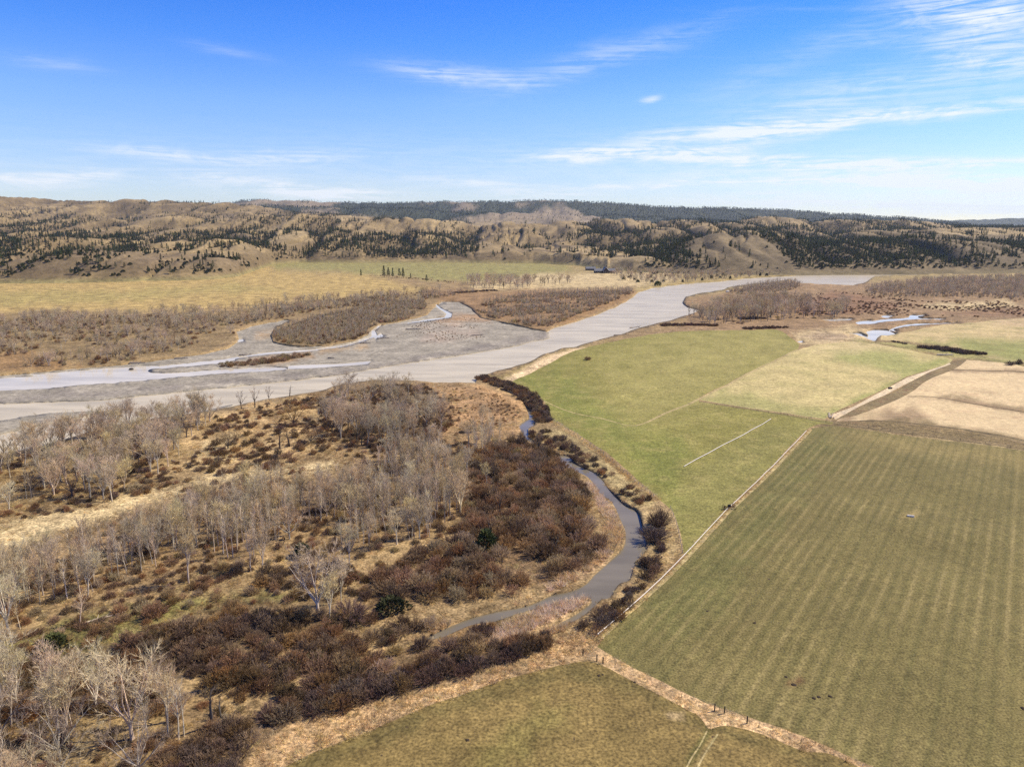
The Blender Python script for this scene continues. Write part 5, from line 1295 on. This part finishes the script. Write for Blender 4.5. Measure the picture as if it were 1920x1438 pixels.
def describe(ps):
    """a label for every individual: size, look and nearest landmark, then its order where several share that"""
    by = {}
    for p in ps:
        kd = p['kind']; fam = FAM[kd]; h = BASEH[kd] * p['s']; p['px'], p['py'] = UNP(p['x'], p['y'], p['z'])
        if p['label']: p['lab'] = p['label']; p['grp'] = None; continue
        adj = ADJ.get(kd, ['round', 'oval', 'upright', 'flat-topped', 'open', 'broad'])[p['var']]
        if p['zone'].startswith('hill'):
            q = min(HILLMARKS, key=lambda m: (m[1] - p['px']) ** 2 + ((m[2] - p['py']) * 3) ** 2); dx = p['px'] - q[1]; dy = (q[2] - p['py']) * 3
        else:
            q = min(_lm, key=lambda m: (m[1] - p['x']) ** 2 + (m[2] - p['y']) ** 2); dx = p['x'] - q[1]; dy = p['y'] - q[2]
        rel = ('right of' if dx > 0 else 'left of') if abs(dx) > abs(dy) else ('beyond' if dy > 0 else 'below')
        if p['zone'].startswith('hill') and rel == 'beyond': rel = 'above'
        p['lab'] = f"{size_word(fam, h)} {adj} {NOUN[kd]} {rel} {q[0]}"
        p['grp'] = GROUPNAME[fam] + 'near ' + q[0]
        by.setdefault(p['lab'], []).append(p)
    for lab, g in by.items():
        n = len(g)
        if n == 1 or n > 12: continue
        g.sort(key=lambda p: p['px'])
        for i, p in enumerate(g):
            p['lab'] = lab + ', ' + ('leftmost' if i == 0 else 'rightmost' if i == n - 1 else ORD[i] + ' from left') + ' of ' + NUM[n]
            if len(p['lab'].replace('-', ' ').split()) > 16: p['lab'] = p['lab'].split(' ', 1)[1]
def individual(p):
    kd = p['kind']; fam = FAM[kd]; name = LOOK[kd][1]
    tm, cm = KIND[kd][p['var']]
    sc = (p['sx'], p['sx'], p['s'])
    cat = 'juniper' if kd == 'juniper' else {'tree': 'tree', 'pine': 'pine tree', 'shrub': 'shrub'}[fam]
    if tm is None:
        o = link(name, cm, loc=(p['x'], p['y'], p['z'])); o.rotation_euler = (0, 0, p['rot']); o.scale = sc
    else:
        o = empty(name, (p['x'], p['y'], p['z']), p['rot']); o.scale = sc
        link('trunk', tm, o)
        link('crown', cm, o)
    tag(o, p['lab'], cat, p['grp'])

def gn_mass(name, label, cat, plants):
    """one object of many small plants, drawn by geometry nodes from shared meshes"""
    kinds = sorted({(p['kind'], p['var']) for p in plants})
    coll = bpy.data.collections.new(name + '_shapes')
    idx = {}
    for i, (kd, v) in enumerate(kinds):
        tm, cm = KIND[kd][v]
        if tm is None: me = cm
        else:
            a, b = len(tm.vertices), len(cm.vertices)
            def arr(m):
                co = np.empty(len(m.vertices) * 3, np.float32); m.vertices.foreach_get('co', co)
                return co.reshape(-1, 3), [tuple(q.vertices) for q in m.polygons]
            va, fa = arr(tm); vb, fb = arr(cm)
            me = mesh_np('plant', np.concatenate([va, vb]), fa + [tuple(k + a for k in f) for f in fb], [tm.materials[0], cm.materials[0]], [0] * len(fa) + [1] * len(fb))
        o = bpy.data.objects.new(f'plant_{i:03d}', me); coll.objects.link(o); idx[(kd, v)] = i
    n = len(plants)
    me = bpy.data.meshes.new(name); me.vertices.add(n)
    me.vertices.foreach_set('co', np.array([(p['x'], p['y'], p['z']) for p in plants], np.float32).ravel())
    def attr(nm, typ, vals, key):
        a = me.attributes.new(nm, typ, 'POINT'); a.data.foreach_set(key, np.array(vals).ravel())
    attr('shape', 'INT', np.array([idx[(p['kind'], p['var'])] for p in plants], np.int32), 'value')
    attr('size', 'FLOAT_VECTOR', np.array([(p['sx'], p['sx'], p['s']) for p in plants], np.float32), 'vector')
    attr('turn', 'FLOAT_VECTOR', np.array([(0, 0, p['rot']) for p in plants], np.float32), 'vector')
    o = link(name, me)
    ng = bpy.data.node_groups.new(name + '_scatter', 'GeometryNodeTree')
    ng.interface.new_socket('Geometry', in_out='INPUT', socket_type='NodeSocketGeometry'); ng.interface.new_socket('Geometry', in_out='OUTPUT', socket_type='NodeSocketGeometry')
    N, L = ng.nodes, ng.links
    gi = N.new('NodeGroupInput'); go = N.new('NodeGroupOutput')
    ci = N.new('GeometryNodeCollectionInfo'); ci.inputs[0].default_value = coll; ci.inputs[1].default_value = True; ci.inputs[2].default_value = True
    ip = N.new('GeometryNodeInstanceOnPoints'); ip.inputs['Pick Instance'].default_value = True
    def na(nm, t):
        a = N.new('GeometryNodeInputNamedAttribute'); a.data_type = t; a.inputs[0].default_value = nm; return a.outputs[0]
    e2r = N.new('FunctionNodeEulerToRotation'); L.new(na('turn', 'FLOAT_VECTOR'), e2r.inputs[0])
    L.new(gi.outputs[0], ip.inputs['Points']); L.new(ci.outputs[0], ip.inputs['Instance'])
    L.new(na('shape', 'INT'), ip.inputs['Instance Index']); L.new(e2r.outputs[0], ip.inputs['Rotation']); L.new(na('size', 'FLOAT_VECTOR'), ip.inputs['Scale'])
    L.new(ip.outputs[0], go.inputs[0])
    md = o.modifiers.new('scatter', 'NODES'); md.node_group = ng
    tag(o, label, cat, kind='stuff')
    return o

def plant_out():
    for fam, mass, lab, cat, lim in (('tree', 'bare_woods', 'smaller and farther bare grey trees of the river bottom woods', 'woods', 300), ('shrub', 'shrubbery', 'smaller and farther brown and green shrubs of the bottomland and bluffs', 'shrubs', 300),
                                ('pine', 'pine_forest', 'smaller and farther dark pines scattered over the hills and far ridge', 'pines', 300)):
        ps = [p for p in PLANTS if FAM[p['kind']] == fam]
        ps.sort(key=lambda p: (p['label'] is None, -apparent(p)))
        describe(ps[:lim])
        for p in ps[:lim]: individual(p)
        rest = ps[lim:]
        print(fam, len(ps))
        if rest: gn_mass(mass, lab, cat, rest)
plant_out()

# ------------------------------------------------------------------ built things and small things
WOOD_D = plain_mat('weathered_dark_wood', (0.045, 0.036, 0.03), .85)
WOOD_P = plain_mat('bleached_wood', (0.50, 0.42, 0.33), .85)
WOOD_G = plain_mat('grey_driftwood', (0.24, 0.20, 0.165), .85)
ALU = plain_mat('dull_aluminium', (0.66, 0.60, 0.52), .5, .4, 0.0, .1)
WIRE = plain_mat('fence_wire', (0.28, 0.25, 0.22), .5, .4)
RUBBER = plain_mat('black_rubber', (0.02, 0.02, 0.02), .8)
RED_M = plain_mat('faded_red_steel', (0.12, 0.05, 0.035), .6)
LOGW = plain_mat('dark_log_wall', (0.055, 0.036, 0.03), .8)
SLATE = plain_mat('slate_roof', (0.13, 0.135, 0.15), .6, .3)
TRIM = plain_mat('pale_trim', (0.62, 0.58, 0.52), .6)
GLASS = plain_mat('window_glass', (0.05, 0.06, 0.07), .1, .6)
STONE = plain_mat('pale_stone', (0.58, 0.55, 0.50), .8)

def ground_path(px, step):
    q = PA(catmull(px, False, 3.0)); d = np.r_[0, np.cumsum(np.hypot(*np.diff(q, axis=0).T))]
    s = np.arange(0, d[-1], step)
    return np.column_stack([np.interp(s, d, q[:, 0]), np.interp(s, d, q[:, 1])])
def fence(label, px, step, ph, pr, mat, wires=(.35, .75, 1.1), extra=(), seed=0):
    r = random.Random(seed); pts = ground_path(px, step)
    o = empty('wire_fence', (pts[0][0], pts[0][1], gz(*pts[0]))); tag(o, label, 'fence')
    ox, oy, oz = o.location
    shapes = []
    for k in range(4):
        mb = MB(); h = ph * r.uniform(.88, 1.08); mb.tube([(0, 0, -.4), (r.uniform(-.06, .06), r.uniform(-.06, .06), h)], [pr, pr * .85], 6); shapes.append(mb.mesh('post', mat))
    tall = MB(); tall.tube([(0, 0, -.4), (0, 0, 1.55)], [.13, .12], 8); tall = tall.mesh('post', WOOD_D)
    line = []
    for x, y in pts:
        z = gz(x, y); p = link('post', shapes[r.randrange(4)], o, (x - ox, y - oy, z - oz)); line.append((x - ox, y - oy, z - oz))
    for q in extra:
        x, y = P(*q); link('post', tall, o, (x - ox, y - oy, gz(x, y) - oz))
    for h in wires:
        mb = MB(); mb.tube([(x, y, z + h * ph) for x, y, z in line], [.012] * len(line), 3, False); link('wire', mb.mesh('wire', WIRE), o)
fence('pale post-and-wire fence between the creek bank and the green field', [(1020, 776), (1053, 798), (1097, 828), (1140, 859), (1185, 896), (1230, 936)], 3.4, 1.35, .10, WOOD_P, seed=1)
fence('short wire fence beside the very large dark shrub and the bend', [(1257, 955), (1268, 985), (1274, 1012), (1281, 1042)], 3.2, 1.3, .09, WOOD_P, seed=2)
fence('low wire fence with tall dark corner posts in the pale grass strip', [(1093, 1229), (1135, 1243), (1200, 1271), (1290, 1308), (1340, 1327), (1401, 1351), (1480, 1382), (1560, 1416), (1650, 1455)], 7.5, 1.0, .06, WOOD_D,
      extra=[(1093, 1229), (1119, 1240), (1130.5, 1244), (1340, 1329), (1358.5, 1334), (1401, 1351)], seed=3)
fence('thin wire fence along the dark ditch between the fields', [(1312, 755), (1400, 769), (1500, 784), (1560, 794), (1700, 812), (1800, 826), (1930, 846)], 9, 1.1, .07, WOOD_D, seed=4)

def pipe(label, px, sec=11.0, rad=.105, h=.36):
    pts = ground_path(px, sec)
    o = empty('irrigation_pipe', (pts[0][0], pts[0][1], gz(*pts[0]))); tag(o, label, 'irrigation pipe')
    ox, oy, oz = o.location
    for a, b in zip(pts[:-1], pts[1:]):
        za, zb = gz(*a) + h, gz(*b) + h; d = Vector((b[0] - a[0], b[1] - a[1], zb - za)); L = d.length; u = d / L
        A = Vector((a[0] - ox, a[1] - oy, za - oz)); mb = MB()
        mb.tube([A + u * .12, A + u * (L - .12)], [rad, rad], 8)
        mb.tube([A - u * .12, A + u * .12], [rad * 1.35, rad * 1.35], 8)
        mb.tube([A + u * L * .5 - Vector((0, 0, h + .2)), A + u * L * .5], [.05, .05], 4)
        link('pipe_section', mb.mesh('pipe_section', ALU), o)
pipe('long white irrigation pipe along the edge of the striped olive field', [(1121, 1191), (1160, 1158), (1200, 1121), (1245, 1078), (1290, 1035), (1328, 994), (1364, 956), (1400, 921), (1442, 880), (1480, 843), (1517, 805)])
pipe('short white irrigation pipe lying alone across the green field', [(1283, 873), (1340, 843), (1400, 812), (1446, 787)], rad=.14)

def mover():
    x, y = P(1368, 956); z = gz(x, y); o = empty('pipe_mover', (x, y, z), math.radians(12)); tag(o, 'dark wheeled pipe mover standing halfway along the long white pipe', 'pipe mover')
    mb = MB(); mb.box((0, 0, .75), (3.6, .18, .18)); mb.box((0, .7, .75), (3.6, .12, .12)); mb.box((-1.7, .35, .75), (.12, .8, .12)); mb.box((1.7, .35, .75), (.12, .8, .12)); link('frame', mb.mesh('frame', RED_M), o)
    mb = MB(); mb.box((0, .35, 1.1), (.9, .7, .6)); mb.box((0, .35, 1.45), (.5, .4, .12)); link('engine', mb.mesh('engine', RUBBER), o)
    for sx in (-1.75, 1.75):
        for sy in (-.25, .95):
            mb = MB(); R = .72
            ring = [(sx, sy + R * math.cos(t), R + R * math.sin(t)) for t in [2 * math.pi * k / 16 for k in range(17)]]
            mb.tube(ring, [.07] * 17, 5, False); w = link('wheel', mb.mesh('wheel', RUBBER), o)
            m2 = MB()
            for k in range(4):
                t = math.pi * k / 4; m2.tube([(sx, sy + R * math.cos(t), R + R * math.sin(t)), (sx, sy - R * math.cos(t), R - R * math.sin(t))], [.025, .025], 4, False)
            link('spokes', m2.mesh('spokes', RED_M), w)
mover()

def lodge(px, py, label, wings):
    x, y = P(px, py); o = empty('log_house', (x, y, gz(x, y)), math.radians(4)); tag(o, label, 'house')
    for (cx, cy, w, d, h, rh, front) in wings:
        mb = MB(); mb.box((cx, cy, h / 2 - .5), (w, d, h + 1))
        if front:
            mb.add([(cx - w / 2, cy - d / 2, h), (cx + w / 2, cy - d / 2, h), (cx, cy - d / 2, h + rh), (cx - w / 2, cy + d / 2, h), (cx + w / 2, cy + d / 2, h), (cx, cy + d / 2, h + rh)], [(0, 1, 2), (4, 3, 5)])
        else:
            mb.add([(cx - w / 2, cy - d / 2, h), (cx - w / 2, cy + d / 2, h), (cx - w / 2, cy, h + rh), (cx + w / 2, cy - d / 2, h), (cx + w / 2, cy + d / 2, h), (cx + w / 2, cy, h + rh)], [(1, 0, 2), (3, 4, 5)])
        wall = link('wall', mb.mesh('wall', LOGW), o)
        mb = MB(); e = .8; t = .3
        if front:
            for s in (-1, 1):
                a = (cx + s * (w / 2 + e), h - e * rh / (w / 2)); b_ = (cx, h + rh)
                y0, y1 = cy - d / 2 - e, cy + d / 2 + e
                mb.add([(a[0], y0, a[1]), (b_[0], y0, b_[1]), (b_[0], y1, b_[1]), (a[0], y1, a[1]), (a[0], y0, a[1] + t), (b_[0], y0, b_[1] + t), (b_[0], y1, b_[1] + t), (a[0], y1, a[1] + t)], [(0, 1, 2, 3), (7, 6, 5, 4), (0, 4, 5, 1), (1, 5, 6, 2), (2, 6, 7, 3), (3, 7, 4, 0)])
                m2 = MB(); m2.tube([(a[0], y0 - .06, a[1]), (b_[0], y0 - .06, b_[1])], [.28, .28], 4); link('gable_trim', m2.mesh('gable_trim', TRIM), o)
        else:
            for s in (-1, 1):
                a = (cy + s * (d / 2 + e), h - e * rh / (d / 2)); b_ = (cy, h + rh); x0, x1 = cx - w / 2 - e, cx + w / 2 + e
                mb.add([(x0, a[0], a[1]), (x0, b_[0], b_[1]), (x1, b_[0], b_[1]), (x1, a[0], a[1]), (x0, a[0], a[1] + t), (x0, b_[0], b_[1] + t), (x1, b_[0], b_[1] + t), (x1, a[0], a[1] + t)], [(0, 1, 2, 3), (7, 6, 5, 4), (0, 4, 5, 1), (1, 5, 6, 2), (2, 6, 7, 3), (3, 7, 4, 0)])
        roof = link('roof', mb.mesh('roof', SLATE), o)
        m2 = MB(); m2.box((cx + w * .28, cy + d * .1, h + rh * .9), (1.4, 1.4, rh + 1.6)); link('chimney', m2.mesh('chimney', LOGW), roof)
        n = max(2, int(w / 3.6))
        for k in range(n):
            wx = cx - w / 2 + w * (k + .5) / n
            m3 = MB(); m3.box((wx, cy - d / 2 - .03, h * .5), (1.7, .12, 1.7)); wn = link('window', m3.mesh('window', TRIM), o)
            m4 = MB(); m4.box((wx, cy - d / 2 - .10, h * .5), (1.4, .06, 1.4)); link('pane', m4.mesh('pane', GLASS), wn)
lodge(1134, 512, 'dark log lodge with pale gable front and slate roofs under the far hills', [(0, -3, 12, 16, 5.5, 6.5, True), (-13, 0, 17, 11, 4.6, 4.2, False), (12.5, 0, 15, 11, 4.6, 4.2, False)])
lodge(1107, 507, 'low dark outbuilding with slate roof behind the log lodge', [(0, 0, 20, 10, 4, 3.6, False)])

def log(label, px, py, L, rad, ang, mat, name='driftwood_log', seed=0, z=None):
    r = random.Random(seed); x, y = P(px, py); z = gz(x, y) if z is None else z
    o = empty(name, (x, y, z + rad), math.radians(ang)); tag(o, label, 'log')
    mb = MB(); n = 6; pts = [(L * (k / n - .5), r.uniform(-.12, .12), r.uniform(-.05, .08)) for k in range(n + 1)]
    mb.tube(pts, [rad * (1.1 - .6 * k / n) for k in range(n + 1)], 7); link('trunk', mb.mesh('trunk', mat), o)
    for k in range(5):
        p = Vector(pts[r.randrange(1, n)]); d = Vector((r.uniform(-.3, 1), r.uniform(-1, 1), r.uniform(.1, .7))).normalized(); mb = MB()
        mb.tube([p, p + d * L * .1, p + (d + rvec(r, .3)) * L * r.uniform(.14, .26)], [rad * .4, rad * .25, rad * .08], 5); link('branch', mb.mesh('branch', mat), o)
for k, a in enumerate([
    ('dark driftwood log at the river edge below the green field', 1158, 629, 7, .45, 20, WOOD_G, .0), ('longer dark driftwood log upstream at the green field bank', 1190, 615, 11, .5, 28, WOOD_G, .0),
    ('tangled driftwood log on the gravel beside the narrow channel', 718, 634, 10, .5, 15, WOOD_G, -.5), ('straight driftwood log on the open gravel below the wooded island', 685, 643, 9, .45, 5, WOOD_G, -.5),
    ('dark driftwood log in the middle of the gravel bar', 775, 617, 14, .5, 3, WOOD_G, -.5), ('small driftwood log on the gravel near the long pool', 621, 671, 5, .5, -5, WOOD_G, -.5),
    ('driftwood log on the gravel near the wooded point', 895, 628, 10, .4, 12, WOOD_G, -.5), ('driftwood snag lying at the side channel edge', 460, 665, 9, .5, 10, WOOD_G, -.5),
    ('driftwood heap log at the far bank edge by the side channel', 258, 681, 10, .6, 6, WOOD_G, -.3), ('driftwood log at the tip of the upper gravel tongue', 340, 672, 9, .5, 8, WOOD_G, -.3),
    ('white fallen log with forked end above the green strip', 196, 1158, 9, .2, 35, WOOD_P, None), ('thin fallen grey log under the middle stand', 520, 985, 7, .16, 10, WOOD_G, None),
    ('fallen dark log beside the pool in the thicket', 872, 985, 5, .2, 60, WOOD_G, None), ('bleached beam lying by the dry field corner', 1772, 667, 11, .5, -6, WOOD_P, None),
    ('fallen grey log on the flat by the aspen stand', 330, 868, 7, .2, -40, WOOD_G, None)]):
    log(a[0], a[1], a[2], a[3], a[4], a[5], a[6], 'fallen_log' if a[7] is None and 'beam' not in a[0] else 'driftwood_log' if 'beam' not in a[0] else 'wooden_beam', k, a[7])

def pole_pile():
    x, y = P(1561, 779); o = empty('pole_pile', (x, y, gz(x, y)), math.radians(60)); tag(o, 'pile of pale poles at the corner of the bare tan field', 'pole pile'); r = random.Random(4)
    for k in range(9):
        mb = MB(); L = r.uniform(7, 12); a = r.uniform(-.25, .25); c = Vector((r.uniform(-1, 1), r.uniform(-2.2, 2.2), .2 + .16 * (k % 3)))
        d = Vector((math.cos(a), math.sin(a), r.uniform(-.02, .05))) * L / 2
        mb.tube([c - d, c + d], [.16, .1], 6); link('pole', mb.mesh('pole', WOOD_P if k % 3 else WOOD_G), o)
pole_pile()
def trough(label, px, py, L, W_, H, mat, rz):
    x, y = P(px, py); o = empty('stock_trough', (x, y, gz(x, y) - .05), rz); tag(o, label, 'trough')
    mb = MB(); t = .08
    mb.box((0, 0, .08), (L, W_, .12)); mb.box((0, W_ / 2, H / 2), (L, t, H)); mb.box((0, -W_ / 2, H / 2), (L, t, H)); mb.box((L / 2, 0, H / 2), (t, W_ - t - .01, H)); mb.box((-L / 2, 0, H / 2), (t, W_ - t - .01, H)); link('tank', mb.mesh('tank', mat), o)
    m2 = MB(); m2.box((0, 0, H * .8), (L - .12, W_ - .12, .03)); link('water_fill', m2.mesh('water_fill', GLASS if mat is not ALU else ALU), o)
trough('small white trough alone in the striped olive field', 1707, 971, 1.9, .6, .5, ALU, math.radians(-20))
trough('small dark trough at the edge of the pale stubble strip', 1669, 728, 2.4, 1.1, .8, RUBBER, math.radians(30))
def boulder(label, px, py, s, mat, z=None, seed=0):
    import bmesh
    bm = bmesh.new(); bmesh.ops.create_icosphere(bm, subdivisions=2, radius=1); r = random.Random(seed)
    for v in bm.verts: v.co *= r.uniform(.82, 1.12); v.co.z *= .7
    me = bpy.data.meshes.new('boulder'); bm.to_mesh(me); bm.free(); me.materials.append(mat)
    x, y = P(px, py); o = link('boulder', me, loc=(x, y, (gz(x, y) if z is None else z) + s * .3)); o.scale = (s * 1.3, s, s); tag(o, label, 'boulder')
boulder('white boulder at the tip of the narrow wooded bar', 1364, 547, 2.0, STONE, None, 1)
boulder('dark stump-like rock in the side channel shallows', 246, 691, 1.2, WOOD_D, -.8, 2)

# dark cattle-trodden mounds in the fields
def mound(label, px, py, s, k):
    r = random.Random(k); x, y = P(px, py); mb = MB(); n = 9
    ring = [(math.cos(6.283 * i / n) * s * r.uniform(.7, 1.2), math.sin(6.283 * i / n) * s * r.uniform(.7, 1.2), -.05) for i in range(n)]
    mid = [(a * .55, b * .55, s * .28 * r.uniform(.7, 1.2)) for a, b, _ in ring]
    mb.add(ring + mid + [(0, 0, s * .36)], [(i, (i + 1) % n, n + (i + 1) % n, n + i) for i in range(n)] + [(n + i, n + (i + 1) % n, 2 * n) for i in range(n)])
    o = link('dirt_mound', mb.mesh('dirt_mound', MUD), loc=(x, y, gz(x, y))); tag(o, label, 'dirt mound', None)
MUD = plain_mat('dark_soil', (0.045, 0.032, 0.022), .95)
for k, (px, py, s, lab) in enumerate([(1488, 1281, .6, 'dark soil mound on the brown patch of the striped field'), (1474, 1266, .45, 'small dark soil mound just behind the brown patch'), (1526, 1306, .5, 'dark soil mound right of the brown patch, first of three'), (1536, 1304, .5, 'dark soil mound, middle of three in the striped field'), (1557, 1303, .5, 'dark soil mound, third and last of three in the striped field'),
                                      (1415, 1168, .5, 'lone dark soil mound in the left half of the striped field'), (1326, 1145, .4, 'lone dark soil mound near the long white pipe'), (1917, 1331, .6, 'dark soil mound at the right edge of the striped field'),
                                      (1123, 1266, .5, 'dark soil mound near the corner of the brown pasture'), (1130, 1264, .35, 'tiny dark soil mound beside the one at the pasture corner'), (1190, 1278, .4, 'dark soil mound by the pasture edge strip'), (876, 1388, .5, 'dark soil mound in the left of the brown pasture')]):
    mound(lab, px, py, s, k)

# ------------------------------------------------------------------ ground cover: dry grass and reeds
def make_tuft(seed, n=22, R=.55, h=(.3, .75), w=.07):
    r = random.Random(seed); mb = MB()
    for i in range(n):
        a = r.uniform(0, 6.283); rad = R * math.sqrt(r.random()); p = Vector((math.cos(a) * rad, math.sin(a) * rad, -.05))
        d = (Vector((math.cos(a) * .55, math.sin(a) * .55, 1)) + rvec(r, .3)).normalized()
        twig(mb, p, d, r.uniform(*h), w, r)
    return mb
G_GOLD = plant_mat('grass_gold', (0.52, 0.365, 0.17), var=.22, trans=.5); G_PALE = plant_mat('grass_pale', (0.72, 0.57, 0.305), var=.18, trans=.5); G_RUST = plant_mat('grass_rust', (0.31, 0.205, 0.10), var=.3, trans=.5); G_GREEN = plant_mat('grass_green', (0.15, 0.14, 0.045), var=.3, trans=.3)
REED = plant_mat('reed_heads', (0.70, 0.55, 0.41), var=.18, trans=.5); REED2 = plant_mat('reed_stems', (0.60, 0.44, 0.245), var=.2, trans=.5)
_tf = [make_tuft(90), make_tuft(91, 26, .7), make_tuft(92, 18, .45, (.4, .9))]
for nm, mm in (('tuft_gold', G_GOLD), ('tuft_pale', G_PALE), ('tuft_rust', G_RUST), ('tuft_green', G_GREEN)):
    reg(nm, _tf, None, mm); BASEH[nm] = .7
_rd = [make_tuft(95, 26, .55, (1.1, 2.0), .09), make_tuft(96, 30, .65, (1.0, 1.8), .09)]
reg('reed_pink', _rd, None, REED); reg('reed_tan', _rd, None, REED2); BASEH['reed_pink'] = BASEH['reed_tan'] = 1.6
def cover(poly, spacing, kinds, size=(.7, 1.3), seed=0, avoid=True, thr=None, cs=8.0):
    g = PA(poly); lo, hi = g.min(0), g.max(0); r = np.random.default_rng(5000 + seed)
    n = int((hi[0] - lo[0]) * (hi[1] - lo[1]) / spacing ** 2)
    x = r.uniform(lo[0], hi[0], n); y = r.uniform(lo[1], hi[1], n); px, py = UNP(x, y, 0)
    m = inpoly(px, py, poly)
    if thr is not None: m &= fbm(x / cs, y / cs, 700 + seed, 3) > thr + r.uniform(-.08, .08, n)
    if avoid:
        for q in WATERPX + FIELDPX: m &= ~inpoly(px, py, q)
    x, y = x[m], y[m]; z = und(x, y); names = [k for k, _ in kinds]; w = np.array([q for _, q in kinds], float); w /= w.sum()
    sel = fbm(x / 14, y / 14, 720 + seed, 3); cw = np.cumsum(w)
    rank = np.clip((sel - .5) * 2.2 + .5 + r.uniform(-.35, .35, len(x)), 0, .999)
    out = []
    for a, b, c, q in zip(x, y, z, rank):
        k = names[int(np.searchsorted(cw, q, side='right').clip(0, len(names) - 1))]; s = r.uniform(*size)
        out.append(dict(kind=k, var=int(r.integers(len(KIND[k]))), x=float(a), y=float(b), z=float(c), s=s, sx=s * r.uniform(.9, 1.4), rot=r.uniform(0, 6.28)))
    return out
gr = []
gr += cover([(-120, 860), (60, 842), (300, 785), (600, 735), (800, 718), (900, 722), (990, 775), (1010, 815), (1100, 880), (1230, 950), (1275, 1010), (1285, 1040), (1120, 1210), (1096, 1238), (900, 1290), (600, 1405), (480, 1470), (-120, 1470)], 1.35, [('tuft_rust', 4), ('tuft_gold', 5), ('tuft_pale', 3)], (.6, 1.25), 1, thr=.42, cs=11)
gr += cover([(1010, 1225), (1110, 1165), (1150, 1165), (1120, 1215), (1095, 1240), (1000, 1264), (800, 1327), (600, 1408), (470, 1475), (460, 1425), (560, 1348), (800, 1292), (980, 1242)], .95, [('tuft_gold', 3), ('tuft_pale', 6)], (.8, 1.4), 2)
gr += cover([(1098, 1234), (1130, 1214), (1230, 1266), (1330, 1315), (1420, 1345), (1520, 1384), (1900, 1570), (1900, 1610), (1640, 1458), (1420, 1373), (1362, 1356), (1342, 1370), (1326, 1362), (1312, 1340), (1220, 1292), (1120, 1244)], .8, [('tuft_gold', 1), ('tuft_pale', 6)], (.5, 1.0), 3)
gr += cover(strip([(1018, 776), (1053, 799), (1097, 829), (1140, 860), (1185, 897), (1232, 938)], 3.0), .7, [('tuft_pale', 5), ('tuft_gold', 2)], (.8, 1.4), 4, avoid=False)
gr += cover(strip([(1115, 1197), (1200, 1123), (1290, 1038), (1366, 957), (1442, 882), (1520, 806)], 2.2), .9, [('tuft_gold', 3), ('tuft_pale', 3)], (.5, .9), 5, avoid=False)
gn_mass('dry_grass', 'golden and pale dry grass tufts over the bottomland and field edges', 'grass', gr)
rd = []
for k, (poly, kinds) in enumerate([
    ([(922, 1204), (942, 1171), (1000, 1146), (1060, 1121), (1098, 1117), (1103, 1126), (1050, 1156), (1000, 1178), (955, 1206)], [('reed_tan', 2), ('reed_pink', 4)]),
    ([(1096, 905), (1112, 908), (1150, 962), (1168, 1008), (1160, 1022), (1120, 1060), (1080, 1085), (1040, 1105), (1022, 1105), (1060, 1075), (1100, 1060), (1125, 1025), (1138, 980), (1115, 940)], [('reed_tan', 3), ('reed_pink', 3)]),
    ([(800, 1180), (900, 1150), (975, 1130), (960, 1142), (880, 1165), (820, 1185)], [('reed_tan', 5), ('reed_pink', 1)]),
    ([(840, 1215), (920, 1205), (1010, 1190), (1050, 1176), (1080, 1163), (1060, 1185), (1000, 1200), (920, 1222)], [('reed_tan', 4), ('reed_pink', 1)])]):
    rd += cover(poly, .85, kinds, (.7, 1.15), 20 + k)
gn_mass('reeds', 'pale pink and tan reeds standing in the creek bends', 'reeds', rd)
print('grass', len(gr), 'reeds', len(rd))

# ------------------------------------------------------------------ air
def haze():
    mb = MB(); mb.box((0, 0, 0), (2, 2, 2)); m = bpy.data.materials.new('air_haze'); m.use_nodes = True; t = NT(m.node_tree); t.n.clear()
    out = t.new('ShaderNodeOutputMaterial'); v = t.new('ShaderNodeVolumePrincipled'); v.inputs['Color'].default_value = (0.72, 0.84, 1.0, 1); v.inputs['Density'].default_value = HAZE_D; v.inputs['Anisotropy'].default_value = 0.2
    t.l.new(v.outputs[0], out.inputs['Volume'])
    o = link('haze', mb.mesh('haze', m), loc=(0, 0, 240)); o.scale = (13600, 13600, 248.2); tag(o, kind='stuff')
HAZE_D = 2.4e-5
haze()
